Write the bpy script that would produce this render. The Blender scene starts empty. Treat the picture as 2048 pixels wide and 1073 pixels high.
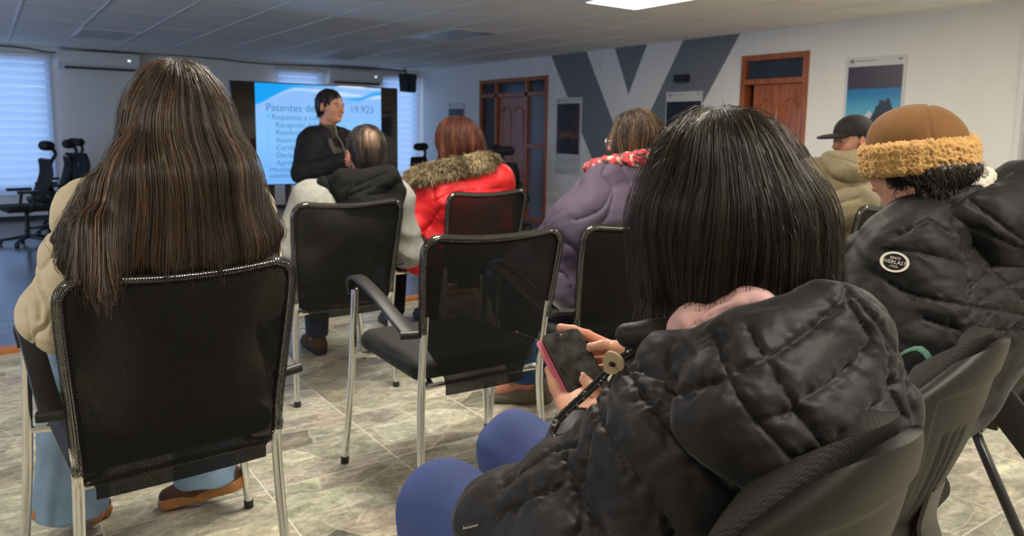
import bpy, bmesh, math, random
import numpy as np
from mathutils import Vector, Matrix
random.seed(7); RNG = np.random.default_rng(11)
SC = bpy.context.scene
COL = SC.collection
PI = math.pi

# ------------------------------------------------------------------ camera, light, exposure
H = 1.19
CEIL, FAR_FLOOR, WALL_X, WALL_Y = 2.38, -0.317, 7.52, 14.1
LEFT_X, FRONT_Y, STEP_Y = -3.6, -3.2, 4.68
FPX, CY, PITCH, ROLL, YAW = 1510.5, 459.55, 0.1303, 0.01494, 0.612
cam_d = bpy.data.cameras.new('camera'); cam = bpy.data.objects.new('camera', cam_d); COL.objects.link(cam)
fw = Vector((math.sin(YAW)*math.cos(PITCH), math.cos(YAW)*math.cos(PITCH), -math.sin(PITCH)))
r0 = Vector((math.cos(YAW), -math.sin(YAW), 0)); u0 = r0.cross(fw)
rr = r0*math.cos(ROLL)+u0*math.sin(ROLL); uu = u0*math.cos(ROLL)-r0*math.sin(ROLL)
M = Matrix((rr, uu, -fw)).transposed().to_4x4(); M.translation = (0, 0, H)
cam.matrix_world = M
cam_d.sensor_width = 36.0; cam_d.sensor_fit = 'HORIZONTAL'
cam_d.lens = 36.0*FPX/2048
cam_d.shift_y = (CY-536.5)/2048
cam_d.clip_start = 0.05; cam_d.clip_end = 100
cam_d.dof.use_dof = True; cam_d.dof.focus_distance = 1.35; cam_d.dof.aperture_fstop = 6.3
SC.camera = cam
SC.view_settings.view_transform = 'Standard'; SC.view_settings.look = 'None'
SC.view_settings.gamma = 1; SC.view_settings.exposure = 0.30
try: SC.view_settings.use_curve_mapping = False
except Exception: pass
world = bpy.data.worlds.new('world'); SC.world = world; world.use_nodes = True
world.node_tree.nodes['Background'].inputs[0].default_value = (0.55, 0.72, 1.0, 1)
world.node_tree.nodes['Background'].inputs[1].default_value = 1.2

def area(name, loc, size, energy, color, rot=(0, 0, 0), spread=None):
    d = bpy.data.lights.new(name, 'AREA'); d.shape = 'RECTANGLE'; d.size, d.size_y = size
    d.energy = energy; d.color = color
    if spread: d.spread = spread
    o = bpy.data.objects.new(name, d); o.location = loc; o.rotation_euler = rot; COL.objects.link(o)
    return o
WARM = (1.0, 0.90, 0.76)
PANELS = [(4.937, 4.9), (4.937, 1.3), (1.46, 2.5), (1.46, -0.5), (4.937, -2.1), (-1.8, 1.3)]   # lit ceiling panels
for i, (x, y) in enumerate(PANELS):
    area('ceiling_panel_light', (x, y, CEIL-0.03), (0.62, 1.1), (46, 46, 46, 38, 36, 30)[i], WARM)
# daylight through the back-wall windows, plus an added bluish light at the unseen left wall
for x, w in ((0.35, 1.1), (4.97, 0.9), (7.05, 0.75)):
    area('window_daylight', (x, WALL_Y-0.16, 1.15), (w, 2.0), 4, (0.50, 0.66, 1.0), (PI/2, 0, 0))
area('added_side_daylight', (LEFT_X+0.06, 8.6, 1.1), (1.9, 6.0), 60, (0.42, 0.58, 1.0), (0, -PI/2, 0))

# ------------------------------------------------------------------ materials
def mat(name, col, rough=0.6, metal=0.0, bump=0.0, bscale=60.0, var=0.0, vscale=8.0, sheen=0.0, spec=0.5, emis=None, estr=0.0, coat=0.0, attr=False, stretch=None, bdist=0.004):
    m = bpy.data.materials.new(name); m.use_nodes = True; nt = m.node_tree; N = nt.nodes; L = nt.links
    b = N['Principled BSDF']; b.inputs['Roughness'].default_value = rough; b.inputs['Metallic'].default_value = metal
    b.inputs['Specular IOR Level'].default_value = spec
    b.inputs['Base Color'].default_value = (*col, 1)
    if sheen: b.inputs['Sheen Weight'].default_value = sheen; b.inputs['Sheen Roughness'].default_value = 0.4
    if coat: b.inputs['Coat Weight'].default_value = coat
    tc = N.new('ShaderNodeTexCoord'); src = tc.outputs['Object']
    if stretch:
        mp = N.new('ShaderNodeMapping'); mp.inputs['Scale'].default_value = stretch; L.new(src, mp.inputs['Vector']); src = mp.outputs['Vector']
    cs = None
    if attr:
        a = N.new('ShaderNodeAttribute'); a.attribute_name = 'Col'; cs = a.outputs['Color']
    if var:
        n = N.new('ShaderNodeTexNoise'); n.inputs['Scale'].default_value = vscale; n.inputs['Detail'].default_value = 5; L.new(src, n.inputs['Vector'])
        mr = N.new('ShaderNodeMapRange'); mr.inputs['From Min'].default_value = 0.3; mr.inputs['From Max'].default_value = 0.7
        mr.inputs['To Min'].default_value = 1-var; mr.inputs['To Max'].default_value = 1+var; L.new(n.outputs['Fac'], mr.inputs['Value'])
        mx = N.new('ShaderNodeVectorMath'); mx.operation = 'SCALE'
        if cs: L.new(cs, mx.inputs[0])
        else: mx.inputs[0].default_value = col
        L.new(mr.outputs['Result'], mx.inputs['Scale']); cs = mx.outputs['Vector']
    if cs: L.new(cs, b.inputs['Base Color'])
    if bump:
        n = N.new('ShaderNodeTexNoise'); n.inputs['Scale'].default_value = bscale; n.inputs['Detail'].default_value = 4; L.new(src, n.inputs['Vector'])
        bp = N.new('ShaderNodeBump'); bp.inputs['Strength'].default_value = bump; bp.inputs['Distance'].default_value = bdist
        L.new(n.outputs['Fac'], bp.inputs['Height']); L.new(bp.outputs['Normal'], b.inputs['Normal'])
    if emis:
        b.inputs['Emission Color'].default_value = (*emis, 1); b.inputs['Emission Strength'].default_value = estr
    return m

def mesh_fabric(name, pitch, hole, col=(0.012, 0.012, 0.013)):
    """woven chair mesh: rows of real see-through holes on the UV map (uv in metres)"""
    m = bpy.data.materials.new(name); m.use_nodes = True; nt = m.node_tree; N = nt.nodes; L = nt.links
    b = N['Principled BSDF']; b.inputs['Base Color'].default_value = (*col, 1); b.inputs['Roughness'].default_value = 0.6; b.inputs['Specular IOR Level'].default_value = 0.2
    uv = N.new('ShaderNodeUVMap'); sep = N.new('ShaderNodeSeparateXYZ'); L.new(uv.outputs['UV'], sep.inputs[0])
    def math_(op, a, b_=None, c=None):
        n = N.new('ShaderNodeMath'); n.operation = op
        for i, v in enumerate((a, b_, c)):
            if v is None: continue
            if isinstance(v, (int, float)): n.inputs[i].default_value = v
            else: L.new(v, n.inputs[i])
        return n.outputs[0]
    def lattice(ox, oy):
        fx = math_('SUBTRACT', math_('FRACT', math_('ADD', math_('DIVIDE', sep.outputs[0], pitch), ox)), 0.5)
        fy = math_('MULTIPLY', math_('SUBTRACT', math_('FRACT', math_('ADD', math_('DIVIDE', sep.outputs[1], pitch*0.9), oy)), 0.5), 0.9)
        return math_('SQRT', math_('ADD', math_('MULTIPLY', fx, fx), math_('MULTIPLY', fy, fy)))
    d = math_('MINIMUM', lattice(0, 0), lattice(0.5, 0.5))
    h = math_('LESS_THAN', d, hole)
    t = N.new('ShaderNodeBsdfTransparent'); mix = N.new('ShaderNodeMixShader')
    L.new(h, mix.inputs[0]); L.new(b.outputs[0], mix.inputs[1]); L.new(t.outputs[0], mix.inputs[2])
    L.new(mix.outputs[0], N['Material Output'].inputs['Surface'])
    return m

MT = {}
MT['chrome'] = mat('polished_chrome', (0.78, 0.78, 0.78), 0.12, 1.0)
MT['black_plastic'] = mat('black_plastic', (0.011, 0.011, 0.012), 0.42, spec=0.4, bump=0.15, bscale=500, bdist=0.0005)
MT['grain_plastic'] = mat('grained_black_plastic', (0.0085, 0.008, 0.0078), 0.45, spec=0.35, bump=0.5, bscale=900, bdist=0.0006)
MT['seat_fabric'] = mat('black_seat_fabric', (0.0075, 0.0075, 0.0075), 0.75, bump=0.35, bscale=700, bdist=0.001)
MT['chair_mesh'] = mesh_fabric('black_chair_mesh', 0.0058, 0.085, (0.0045, 0.0045, 0.005))
MT['chair_mesh_rim'] = mesh_fabric('black_mesh_sleeve', 0.0062, 0.24, (0.009, 0.009, 0.009))
MT['rubber'] = mat('rubber_foot', (0.02, 0.02, 0.02), 0.7)
MT['white_wall'] = mat('white_wall_paint', (0.80, 0.79, 0.75), 0.6, bump=0.5, bscale=26, var=0.03, vscale=3, bdist=0.006, stretch=(1, 1, 0.35))
MT['grey_paint'] = mat('grey_mural_paint', (0.17, 0.185, 0.205), 0.6, bump=0.4, bscale=26, bdist=0.006, stretch=(1, 1, 0.35))
MT['wood'] = mat('varnished_red_wood', (0.33, 0.095, 0.028), 0.32, var=0.35, vscale=5, stretch=(6, 6, 0.7), coat=0.3)
MT['wood_light'] = mat('varnished_orange_wood', (0.46, 0.16, 0.045), 0.35, var=0.25, vscale=6, stretch=(0.7, 6, 6))
MT['dark_glass'] = mat('dark_door_glass', (0.035, 0.045, 0.065), 0.08, var=0.3, vscale=2)
MT['frosted'] = mat('frosted_glass', (0.17, 0.18, 0.22), 0.25)
MT['white_plastic'] = mat('white_plastic', (0.72, 0.72, 0.70), 0.35)
MT['black_matte'] = mat('matte_black', (0.012, 0.012, 0.014), 0.6)
MT['paper'] = mat('poster_paper', (0.62, 0.62, 0.60), 0.5)
MT['black_gloss'] = mat('gloss_black_screen', (0.010, 0.009, 0.012), 0.06)
MT['col_print'] = mat('printed_picture', (1, 1, 1), 0.35, attr=True)

# ------------------------------------------------------------------ object helpers
def tag(o, label=None, cat=None, group=None, kind=None):
    if label: o['label'] = label
    if cat: o['category'] = cat
    if group: o['group'] = group
    if kind: o['kind'] = kind
    return o
def empty(name, loc=(0, 0, 0), rz=0.0, label=None, cat=None, group=None):
    o = bpy.data.objects.new(name, None); COL.objects.link(o); o.location = loc; o.rotation_euler = (0, 0, rz)
    o.empty_display_size = 0.1
    return tag(o, label, cat, group)
def link(name, me, mats, parent=None, smooth=True):
    if not isinstance(mats, (list, tuple)): mats = [mats]
    for m in mats: me.materials.append(m)
    o = bpy.data.objects.new(name, me); COL.objects.link(o)
    if smooth: me.polygons.foreach_set('use_smooth', [True]*len(me.polygons))
    if parent: o.parent = parent
    return o
def bmo(name, bm, mats, parent=None, smooth=False, bevel=0.0):
    if bevel:
        bmesh.ops.bevel(bm, geom=[e for e in bm.edges], offset=bevel, segments=2, affect='EDGES', profile=0.7)
    bmesh.ops.recalc_face_normals(bm, faces=bm.faces)
    me = bpy.data.meshes.new(name); bm.to_mesh(me); bm.free()
    o = link(name, me, mats, parent, smooth)
    if smooth: me.set_sharp_from_angle(angle=math.radians(40))
    return o
def npmesh(name, V, F, mats, parent=None, col=None, smooth=True, uv=None, midx=None):
    V = np.asarray(V, np.float32); F = np.asarray(F, np.int32); k = F.shape[1]
    me = bpy.data.meshes.new(name); me.vertices.add(len(V)); me.vertices.foreach_set('co', V.ravel())
    me.loops.add(F.size); me.loops.foreach_set('vertex_index', F.ravel())
    me.polygons.add(len(F)); me.polygons.foreach_set('loop_start', np.arange(0, F.size, k, dtype=np.int32))
    me.update(calc_edges=True)
    if col is not None:
        a = me.color_attributes.new('Col', 'FLOAT_COLOR', 'POINT'); c = np.ones((len(V), 4), np.float32); c[:, :3] = col
        a.data.foreach_set('color', c.ravel())
    if uv is not None:
        u = me.uv_layers.new(name='UVMap'); u.data.foreach_set('uv', np.asarray(uv, np.float32)[F.ravel()].ravel())
    if midx is not None: me.polygons.foreach_set('material_index', np.asarray(midx, np.int32))
    return link(name, me, mats, parent, smooth)
def add_box(bm, lo, hi, mi=0):
    lo, hi = Vector(lo), Vector(hi); c = (lo+hi)/2; s = hi-lo
    r = bmesh.ops.create_cube(bm, size=1, matrix=Matrix.Translation(c) @ Matrix.Diagonal((*s, 1)))
    for v in r['verts']:
        for f in v.link_faces: f.material_index = mi
    return r['verts']
def box(name, lo, hi, m, parent=None, bevel=0.0):
    bm = bmesh.new(); add_box(bm, lo, hi); return bmo(name, bm, m, parent, smooth=bevel > 0, bevel=bevel)
def frames(P):
    P = [Vector(p) for p in P]; n = len(P); T = []
    for i in range(n):
        a = P[max(i-1, 0)]; b = P[min(i+1, n-1)]; T.append((b-a).normalized())
    up = Vector((0, 0, 1)) if abs(T[0].z) < 0.9 else Vector((0, 1, 0))
    x = T[0].cross(up).normalized(); out = []
    for i in range(n):
        x = (x - T[i]*x.dot(T[i])).normalized(); out.append((P[i], x, T[i].cross(x)))
    return out
def smooth_path(P, n=8):
    """Catmull-Rom through the points"""
    P = [Vector(p) for p in P]; Q = [P[0]*2-P[1]]+P+[P[-1]*2-P[-2]]; out = []
    for i in range(1, len(Q)-2):
        for k in range(n):
            t = k/n; a, b, c, d = Q[i-1:i+3]
            out.append(0.5*((2*b)+(c-a)*t+(2*a-5*b+4*c-d)*t*t+(3*b-a-3*c+d)*t**3))
    out.append(P[-1]); return out
def tube_data(P, r, seg=12, cap=True, uvs=False):
    fr = frames(P); R = r if isinstance(r, (list, tuple, np.ndarray)) else [r]*len(P)
    V = []; F = []; UV = []; s = 0
    for i, (p, x, y) in enumerate(fr):
        if i: s += (p-fr[i-1][0]).length
        for k in range(seg+(1 if uvs else 0)):
            a = 2*PI*k/seg; V.append(p+(x*math.cos(a)+y*math.sin(a))*R[i]); UV.append((a*R[i], s))
    w = seg+(1 if uvs else 0)
    for i in range(len(P)-1):
        for k in range(seg if uvs else seg):
            a = i*w+k; b = i*w+((k+1) if uvs else (k+1) % seg); F.append((a, b, b+w, a+w))
    return V, F, UV
def tube(bm, P, r, seg=12, mi=0):
    V, F, _ = tube_data(P, r, seg); vs = [bm.verts.new(v) for v in V]
    for f in F:
        bm.faces.new([vs[i] for i in f]).material_index = mi
    for ring in (vs[:seg], vs[-seg:]):
        try: bm.faces.new(ring if ring is vs[:seg] else ring).material_index = mi
        except ValueError: pass
def tube_obj(name, P, r, m, parent=None, seg=12):
    bm = bmesh.new(); tube(bm, P, r, seg); return bmo(name, bm, m, parent, smooth=True)
def copy_tree(o, parent=None):
    c = o.copy(); COL.objects.link(c); c.parent = parent
    for ch in list(o.children): copy_tree(ch, c)
    return c

# ------------------------------------------------------------------ signed distance modelling
class Shape:
    """a smooth union of round cones and ellipsoids, meshed as ONE continuous surface"""
    def __init__(s): s.p = []
    def cone(s, a, b, ra, rb, k=0.02, sub=False):
        s.p.append(('c', np.array(a, float), np.array(b, float), ra, rb, k, sub)); return s
    def ell(s, c, r, R=None, k=0.02, sub=False):
        s.p.append(('e', np.array(c, float), np.array(r, float), np.eye(3) if R is None else np.array(R), 0, k, sub)); return s
    def box(s, c, h, R=None, rd=0.01, k=0.02, sub=False):
        s.p.append(('b', np.array(c, float), np.array(h, float), np.eye(3) if R is None else np.array(R), rd, k, sub)); return s
    def ext(s, o): s.p += o.p; return s
    def bounds(s):
        lo = np.full(3, 1e9); hi = -lo
        for q in s.p:
            if q[6]: continue
            if q[0] == 'c':
                for c, r in ((q[1], q[3]), (q[2], q[4])): lo = np.minimum(lo, c-r); hi = np.maximum(hi, c+r)
            else:
                r = np.abs(q[3]) @ q[2]+q[4]; lo = np.minimum(lo, q[1]-r); hi = np.maximum(hi, q[1]+r)
        return lo-0.02, hi+0.02
    @staticmethod
    def d1(q, P):
        if q[0] == 'c':
            a, b, ra, rb = q[1:5]; ba = b-a; l = float(ba @ ba)
            if l < 1e-12: return np.linalg.norm(P-a, axis=1)-max(ra, rb)
            pa = P-a; t = np.clip(pa @ ba/l, 0, 1)
            # cone with rounded ends: slightly shifted parameter keeps the taper smooth
            sl = (ra-rb)/math.sqrt(l); perp = np.sqrt(np.maximum((pa*pa).sum(1)-(pa @ ba)**2/l, 0))
            t = np.clip(pa @ ba/l + perp*sl/math.sqrt(l)*-1, 0, 1) if abs(sl) < 0.95 else t
            return np.linalg.norm(pa-t[:, None]*ba, axis=1)-(ra+(rb-ra)*t)
        Q = (P-q[1]) @ q[3]
        if q[0] == 'e':
            k0 = np.sqrt(((Q/q[2])**2).sum(1)); k1 = np.sqrt(((Q/q[2]**2)**2).sum(1))+1e-9
            return k0*(k0-1)/k1
        D = np.abs(Q)-(q[2]-q[4])
        return np.linalg.norm(np.maximum(D, 0), axis=1)+np.minimum(D.max(1), 0)-q[4]
    def __call__(s, P):
        d = None
        for q in s.p:
            e = s.d1(q, P); k = q[5]
            if d is None: d = e; continue
            if q[6]:
                h = np.maximum(k-np.abs(-d-e), 0)/k; d = np.maximum(d, -e)+h*h*k*0.25
            else:
                h = np.maximum(k-np.abs(d-e), 0)/k; d = np.minimum(d, e)-h*h*k*0.25
        return d

def grad(fn, P, e=0.0012):
    G = np.empty_like(P)
    for i in range(3):
        o = np.zeros(3); o[i] = e; G[:, i] = fn(P+o)-fn(P-o)
    return G/(np.linalg.norm(G, axis=1)[:, None]+1e-12)

def polygonise(fn, lo, hi, res):
    lo = np.array(lo, float); hi = np.array(hi, float); C = 4
    n = (np.ceil((hi-lo)/res/C).astype(int)+1)*C
    ax = [lo[i]+res*np.arange(n[i]) for i in range(3)]
    ca = [lo[i]+res*(C*np.arange(n[i]//C)+(C-1)/2) for i in range(3)]
    X = np.stack(np.meshgrid(*ca, indexing='ij'), -1).reshape(-1, 3)
    dc = np.concatenate([fn(c) for c in np.array_split(X, max(1, len(X)//200000))]).reshape([m//C for m in n])
    V = dc.repeat(C, 0).repeat(C, 1).repeat(C, 2).astype(np.float32)
    idx = np.argwhere(np.abs(V) < res*C*1.7)
    for c in np.array_split(idx, max(1, len(idx)//200000)):
        V[c[:, 0], c[:, 1], c[:, 2]] = fn(lo+res*c)
    ins = V < 0
    s = ins[:-1, :-1, :-1].astype(np.int8)
    for a in (0, 1):
        for b in (0, 1):
            for c in (0, 1):
                if a+b+c: s = s+ins[a:n[0]-1+a, b:n[1]-1+b, c:n[2]-1+c]
    act = np.argwhere((s > 0) & (s < 8)); vid = np.full(s.shape, -1, np.int32); vid[act[:, 0], act[:, 1], act[:, 2]] = np.arange(len(act))
    acc = np.zeros((len(act), 3)); cnt = np.zeros(len(act))
    cr = [(a, b, c) for a in (0, 1) for b in (0, 1) for c in (0, 1)]
    for u in cr:
        for w in cr:
            if sum(w)-sum(u) == 1 and all(w[i] >= u[i] for i in range(3)):
                a = V[act[:, 0]+u[0], act[:, 1]+u[1], act[:, 2]+u[2]]; b = V[act[:, 0]+w[0], act[:, 1]+w[1], act[:, 2]+w[2]]
                m = (a < 0) != (b < 0); t = np.where(m, a/(a-b+1e-12), 0)
                p = np.array(u)+t[:, None]*(np.array(w)-np.array(u)); acc[m] += p[m]; cnt[m] += 1
    P = lo+res*(act+acc/np.maximum(cnt, 1)[:, None])
    F = []
    for a in range(3):
        b, c = (a+1) % 3, (a+2) % 3
        sl0 = [slice(None)]*3; sl1 = [slice(None)]*3; sl0[a] = slice(0, -1); sl1[a] = slice(1, None)
        ch = ins[tuple(sl0)] != ins[tuple(sl1)]; e = np.argwhere(ch)
        e = e[(e[:, b] > 0) & (e[:, c] > 0) & (e[:, b] < n[b]-1) & (e[:, c] < n[c]-1)]
        up = ins[tuple(sl0)][e[:, 0], e[:, 1], e[:, 2]]
        q = []
        for db, dc_ in ((-1, -1), (0, -1), (0, 0), (-1, 0)):
            f = e.copy(); f[:, b] += db; f[:, c] += dc_; q.append(vid[f[:, 0], f[:, 1], f[:, 2]])
        q = np.stack(q, 1); q[~up] = q[~up][:, ::-1]; F.append(q)
    F = np.concatenate(F); F = F[(F >= 0).all(1)]
    return P, F

def shape_mesh(fn, res, lo=None, hi=None, disp=None, steps=2):
    if lo is None: lo, hi = fn.bounds()
    P, F = polygonise(fn, lo, hi, res)
    for _ in range(steps):
        g = grad(fn, P); d = fn(P); P = P-np.clip(d, -res, res)[:, None]*g*0.9
    if disp is not None:
        g = grad(fn, P); P = P+disp(P, g)[:, None]*g
    return P, F
def shape_obj(name, fn, res, m, parent=None, disp=None, colf=None, lo=None, hi=None):
    P, F = shape_mesh(fn, res, lo, hi, disp)
    return npmesh(name, P, F, m, parent, col=None if colf is None else colf(P))

_nd = RNG.normal(size=(24, 3)); _nd /= np.linalg.norm(_nd, axis=1)[:, None]; _np = RNG.uniform(0, 6.28, 24); _ns = RNG.uniform(0.7, 1.6, 24)
def noise(P, sc, seed=0):
    """smooth pseudo noise in about -1..1"""
    P = np.asarray(P)*sc; o = np.zeros(len(P)); w = P+0.6*np.sin(P[:, [1, 2, 0]]*1.3+seed)
    for i in range(6):
        j = (i*3+seed*5) % 24; o += np.sin(w @ _nd[j]*_ns[j]*2.2+_np[j]+seed)
    return o/3.2
def wrinkles(amp=0.004, sc=14, seed=0, ax=(1, 1, 1)):
    a = np.array(ax)
    def f(P, g):
        n = noise(P*a, sc, seed); n2 = noise(P*a, sc*2.3, seed+3)
        return amp*(1-np.abs(n)*1.6)+amp*0.45*n2
    return f
def rot(yaw=0, pitch=0, roll=0):
    """head frame: x right, y forward, z up; yaw>0 turns left, pitch>0 looks down, roll>0 leans to its right"""
    return np.array((Matrix.Rotation(yaw, 3, 'Z') @ Matrix.Rotation(-pitch, 3, 'X') @ Matrix.Rotation(roll, 3, 'Y')))

# ------------------------------------------------------------------ hair strands following an envelope
def ribbons(paths, rad, cols, seg=3):
    """paths (n,k,3) -> thin three-sided tubes"""
    n, k, _ = paths.shape
    T = np.gradient(paths, axis=1); T /= np.linalg.norm(T, axis=2)[..., None]+1e-9
    ref = RNG.normal(size=(n, 1, 3)); A = np.cross(T, ref); A /= np.linalg.norm(A, axis=2)[..., None]+1e-9; B = np.cross(T, A)
    prof = np.sin(np.linspace(0.25, PI-0.12, k))**0.4; R = (rad[:, None]*prof)[..., None]
    V = np.stack([paths+R*(A*math.cos(a)+B*math.sin(a)) for a in (0, 2*PI/3, 4*PI/3)], 2)   # n,k,3,3
    i = (np.arange(n)[:, None, None]*k+np.arange(k-1)[None, :, None])*3; j = np.arange(3)[None, None, :]; j2 = (j+1) % 3
    F = np.stack([i+j, i+j2, i+3+j2, i+3+j], -1).reshape(-1, 4)
    C = np.repeat(cols[:, None, :], k*3, 1).reshape(-1, 3)
    return V.reshape(-1, 3), F, C
def strands(env, P0, steps, step, flow, depth, jitter=0.25, stop=None, seed=0, curl=0.0):
    """march strands down the envelope surface; depth: how far under the surface each one runs"""
    n = len(P0); P = P0.copy(); out = [P.copy()]; ph = RNG.uniform(0, 6.28, n); amp = RNG.uniform(0.3, 1, n)
    for s in range(steps):
        g = grad(env, P, 0.003); f = flow(P)
        w = np.stack([noise(P, 9, 1), noise(P, 9, 2), noise(P, 9, 3)*0.4], 1)*jitter*0.5
        w += curl*np.stack([np.sin(ph+s*0.9), np.cos(ph+s*0.9), np.zeros(n)], 1)
        f = f+w+RNG.normal(size=(n, 3))*jitter*0.10
        hold = np.clip((g[:, 2]+0.75)/0.35, 0, 1)                # free ends hang straight below the envelope
        f -= g*((f*g).sum(1)*0.95*hold)[:, None]; f /= np.linalg.norm(f, axis=1)[:, None]+1e-9
        P = P+f*step
        d = env(P); g = grad(env, P, 0.003); P = P-(np.clip(d+depth, -0.01, 0.01)*0.6*hold)[:, None]*g
        out.append(P.copy())
    return np.stack(out, 1)
def hair(name, env, m, parent, n, L, flow, color, base_res=0.006, k=14, rad=0.0005, where=None, jitter=0.25, depth=0.004, inset=0.006, curl=0.0, streak=None, lenvar=0.5, base_m=None, stray=0.02, extra=None, basecol=None, zcut=None):
    base = lambda P: env(P)+inset+0.003*noise(P*np.array([1, 1, 0.15]), 70, 2)
    lo, hi = env.bounds(); V, F = polygonise(base, lo, hi, base_res)
    SV, SF = polygonise(env, lo, hi, max(base_res, 0.008))
    sv = SV if where is None else SV[where(SV)]
    P0 = sv[RNG.integers(0, len(sv), n)]+RNG.normal(size=(n, 3))*0.004
    if extra is not None: P0 = np.concatenate([P0, extra]); n = len(P0)
    dep = RNG.uniform(-0.1, 1.0, n)*depth; st = RNG.uniform(size=n) < stray; dep[st] = -0.001-0.013*RNG.uniform(size=st.sum())**2
    ln = L*(1-lenvar*RNG.uniform(size=n))
    P0 -= grad(env, P0, 0.003)*0.004
    paths = strands(env, P0, k, (ln/k)[:, None], flow, dep, jitter, curl=curl)
    if zcut is not None:                                   # trim the ends
        zc = zcut(paths[:, :, :].reshape(-1, 3)).reshape(n, -1)+RNG.normal(size=(n, 1))*0.022
        for s_ in range(1, paths.shape[1]):
            cut_ = paths[:, s_, 2] < zc[:, s_]; paths[cut_, s_] = paths[cut_, s_-1]+RNG.normal(size=(cut_.sum(), 3))*0.0004
    lock = noise(P0*np.array([1, 1, 0.1]), 38, 5)*0.35+noise(P0*np.array([1, 1, 0.1]), 110, 6)*0.25
    br = np.clip(1+lock+RNG.normal(size=n)*0.22, 0.35, 2.4)
    C = np.array(color)[None]*br[:, None]
    if streak is not None:
        sm = (noise(P0*np.array([1, 1, 0.05]), 55, 8) > streak[1]) & (RNG.uniform(size=n) < 0.75); C[sm] = np.array(streak[0])*br[sm][:, None]
    r = rad*RNG.uniform(0.6, 1.3, n)
    V2, F2, C2 = ribbons(paths, r, C)
    Vb = np.concatenate([V, V2]); Fb = np.concatenate([F, F2+len(V)])
    Cb = np.concatenate([np.repeat(np.array(color)[None]*0.55, len(V), 0) if basecol is None else basecol(V), C2])
    return npmesh(name, Vb, Fb, m, parent, col=Cb)
def hairmat(name, rough=0.38, spec=0.5):
    m = mat(name, (1, 1, 1), rough, attr=True, spec=spec); m.node_tree.nodes['Principled BSDF'].inputs['Anisotropic'].default_value = 0.0
    return m
MT['hair'] = hairmat('hair_strands', 0.33, 0.6)
MT['hair_dull'] = hairmat('hair_strands_matte', 0.5, 0.4)
MT['fur'] = hairmat('fur_fibres', 0.8, 0.15)
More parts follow.
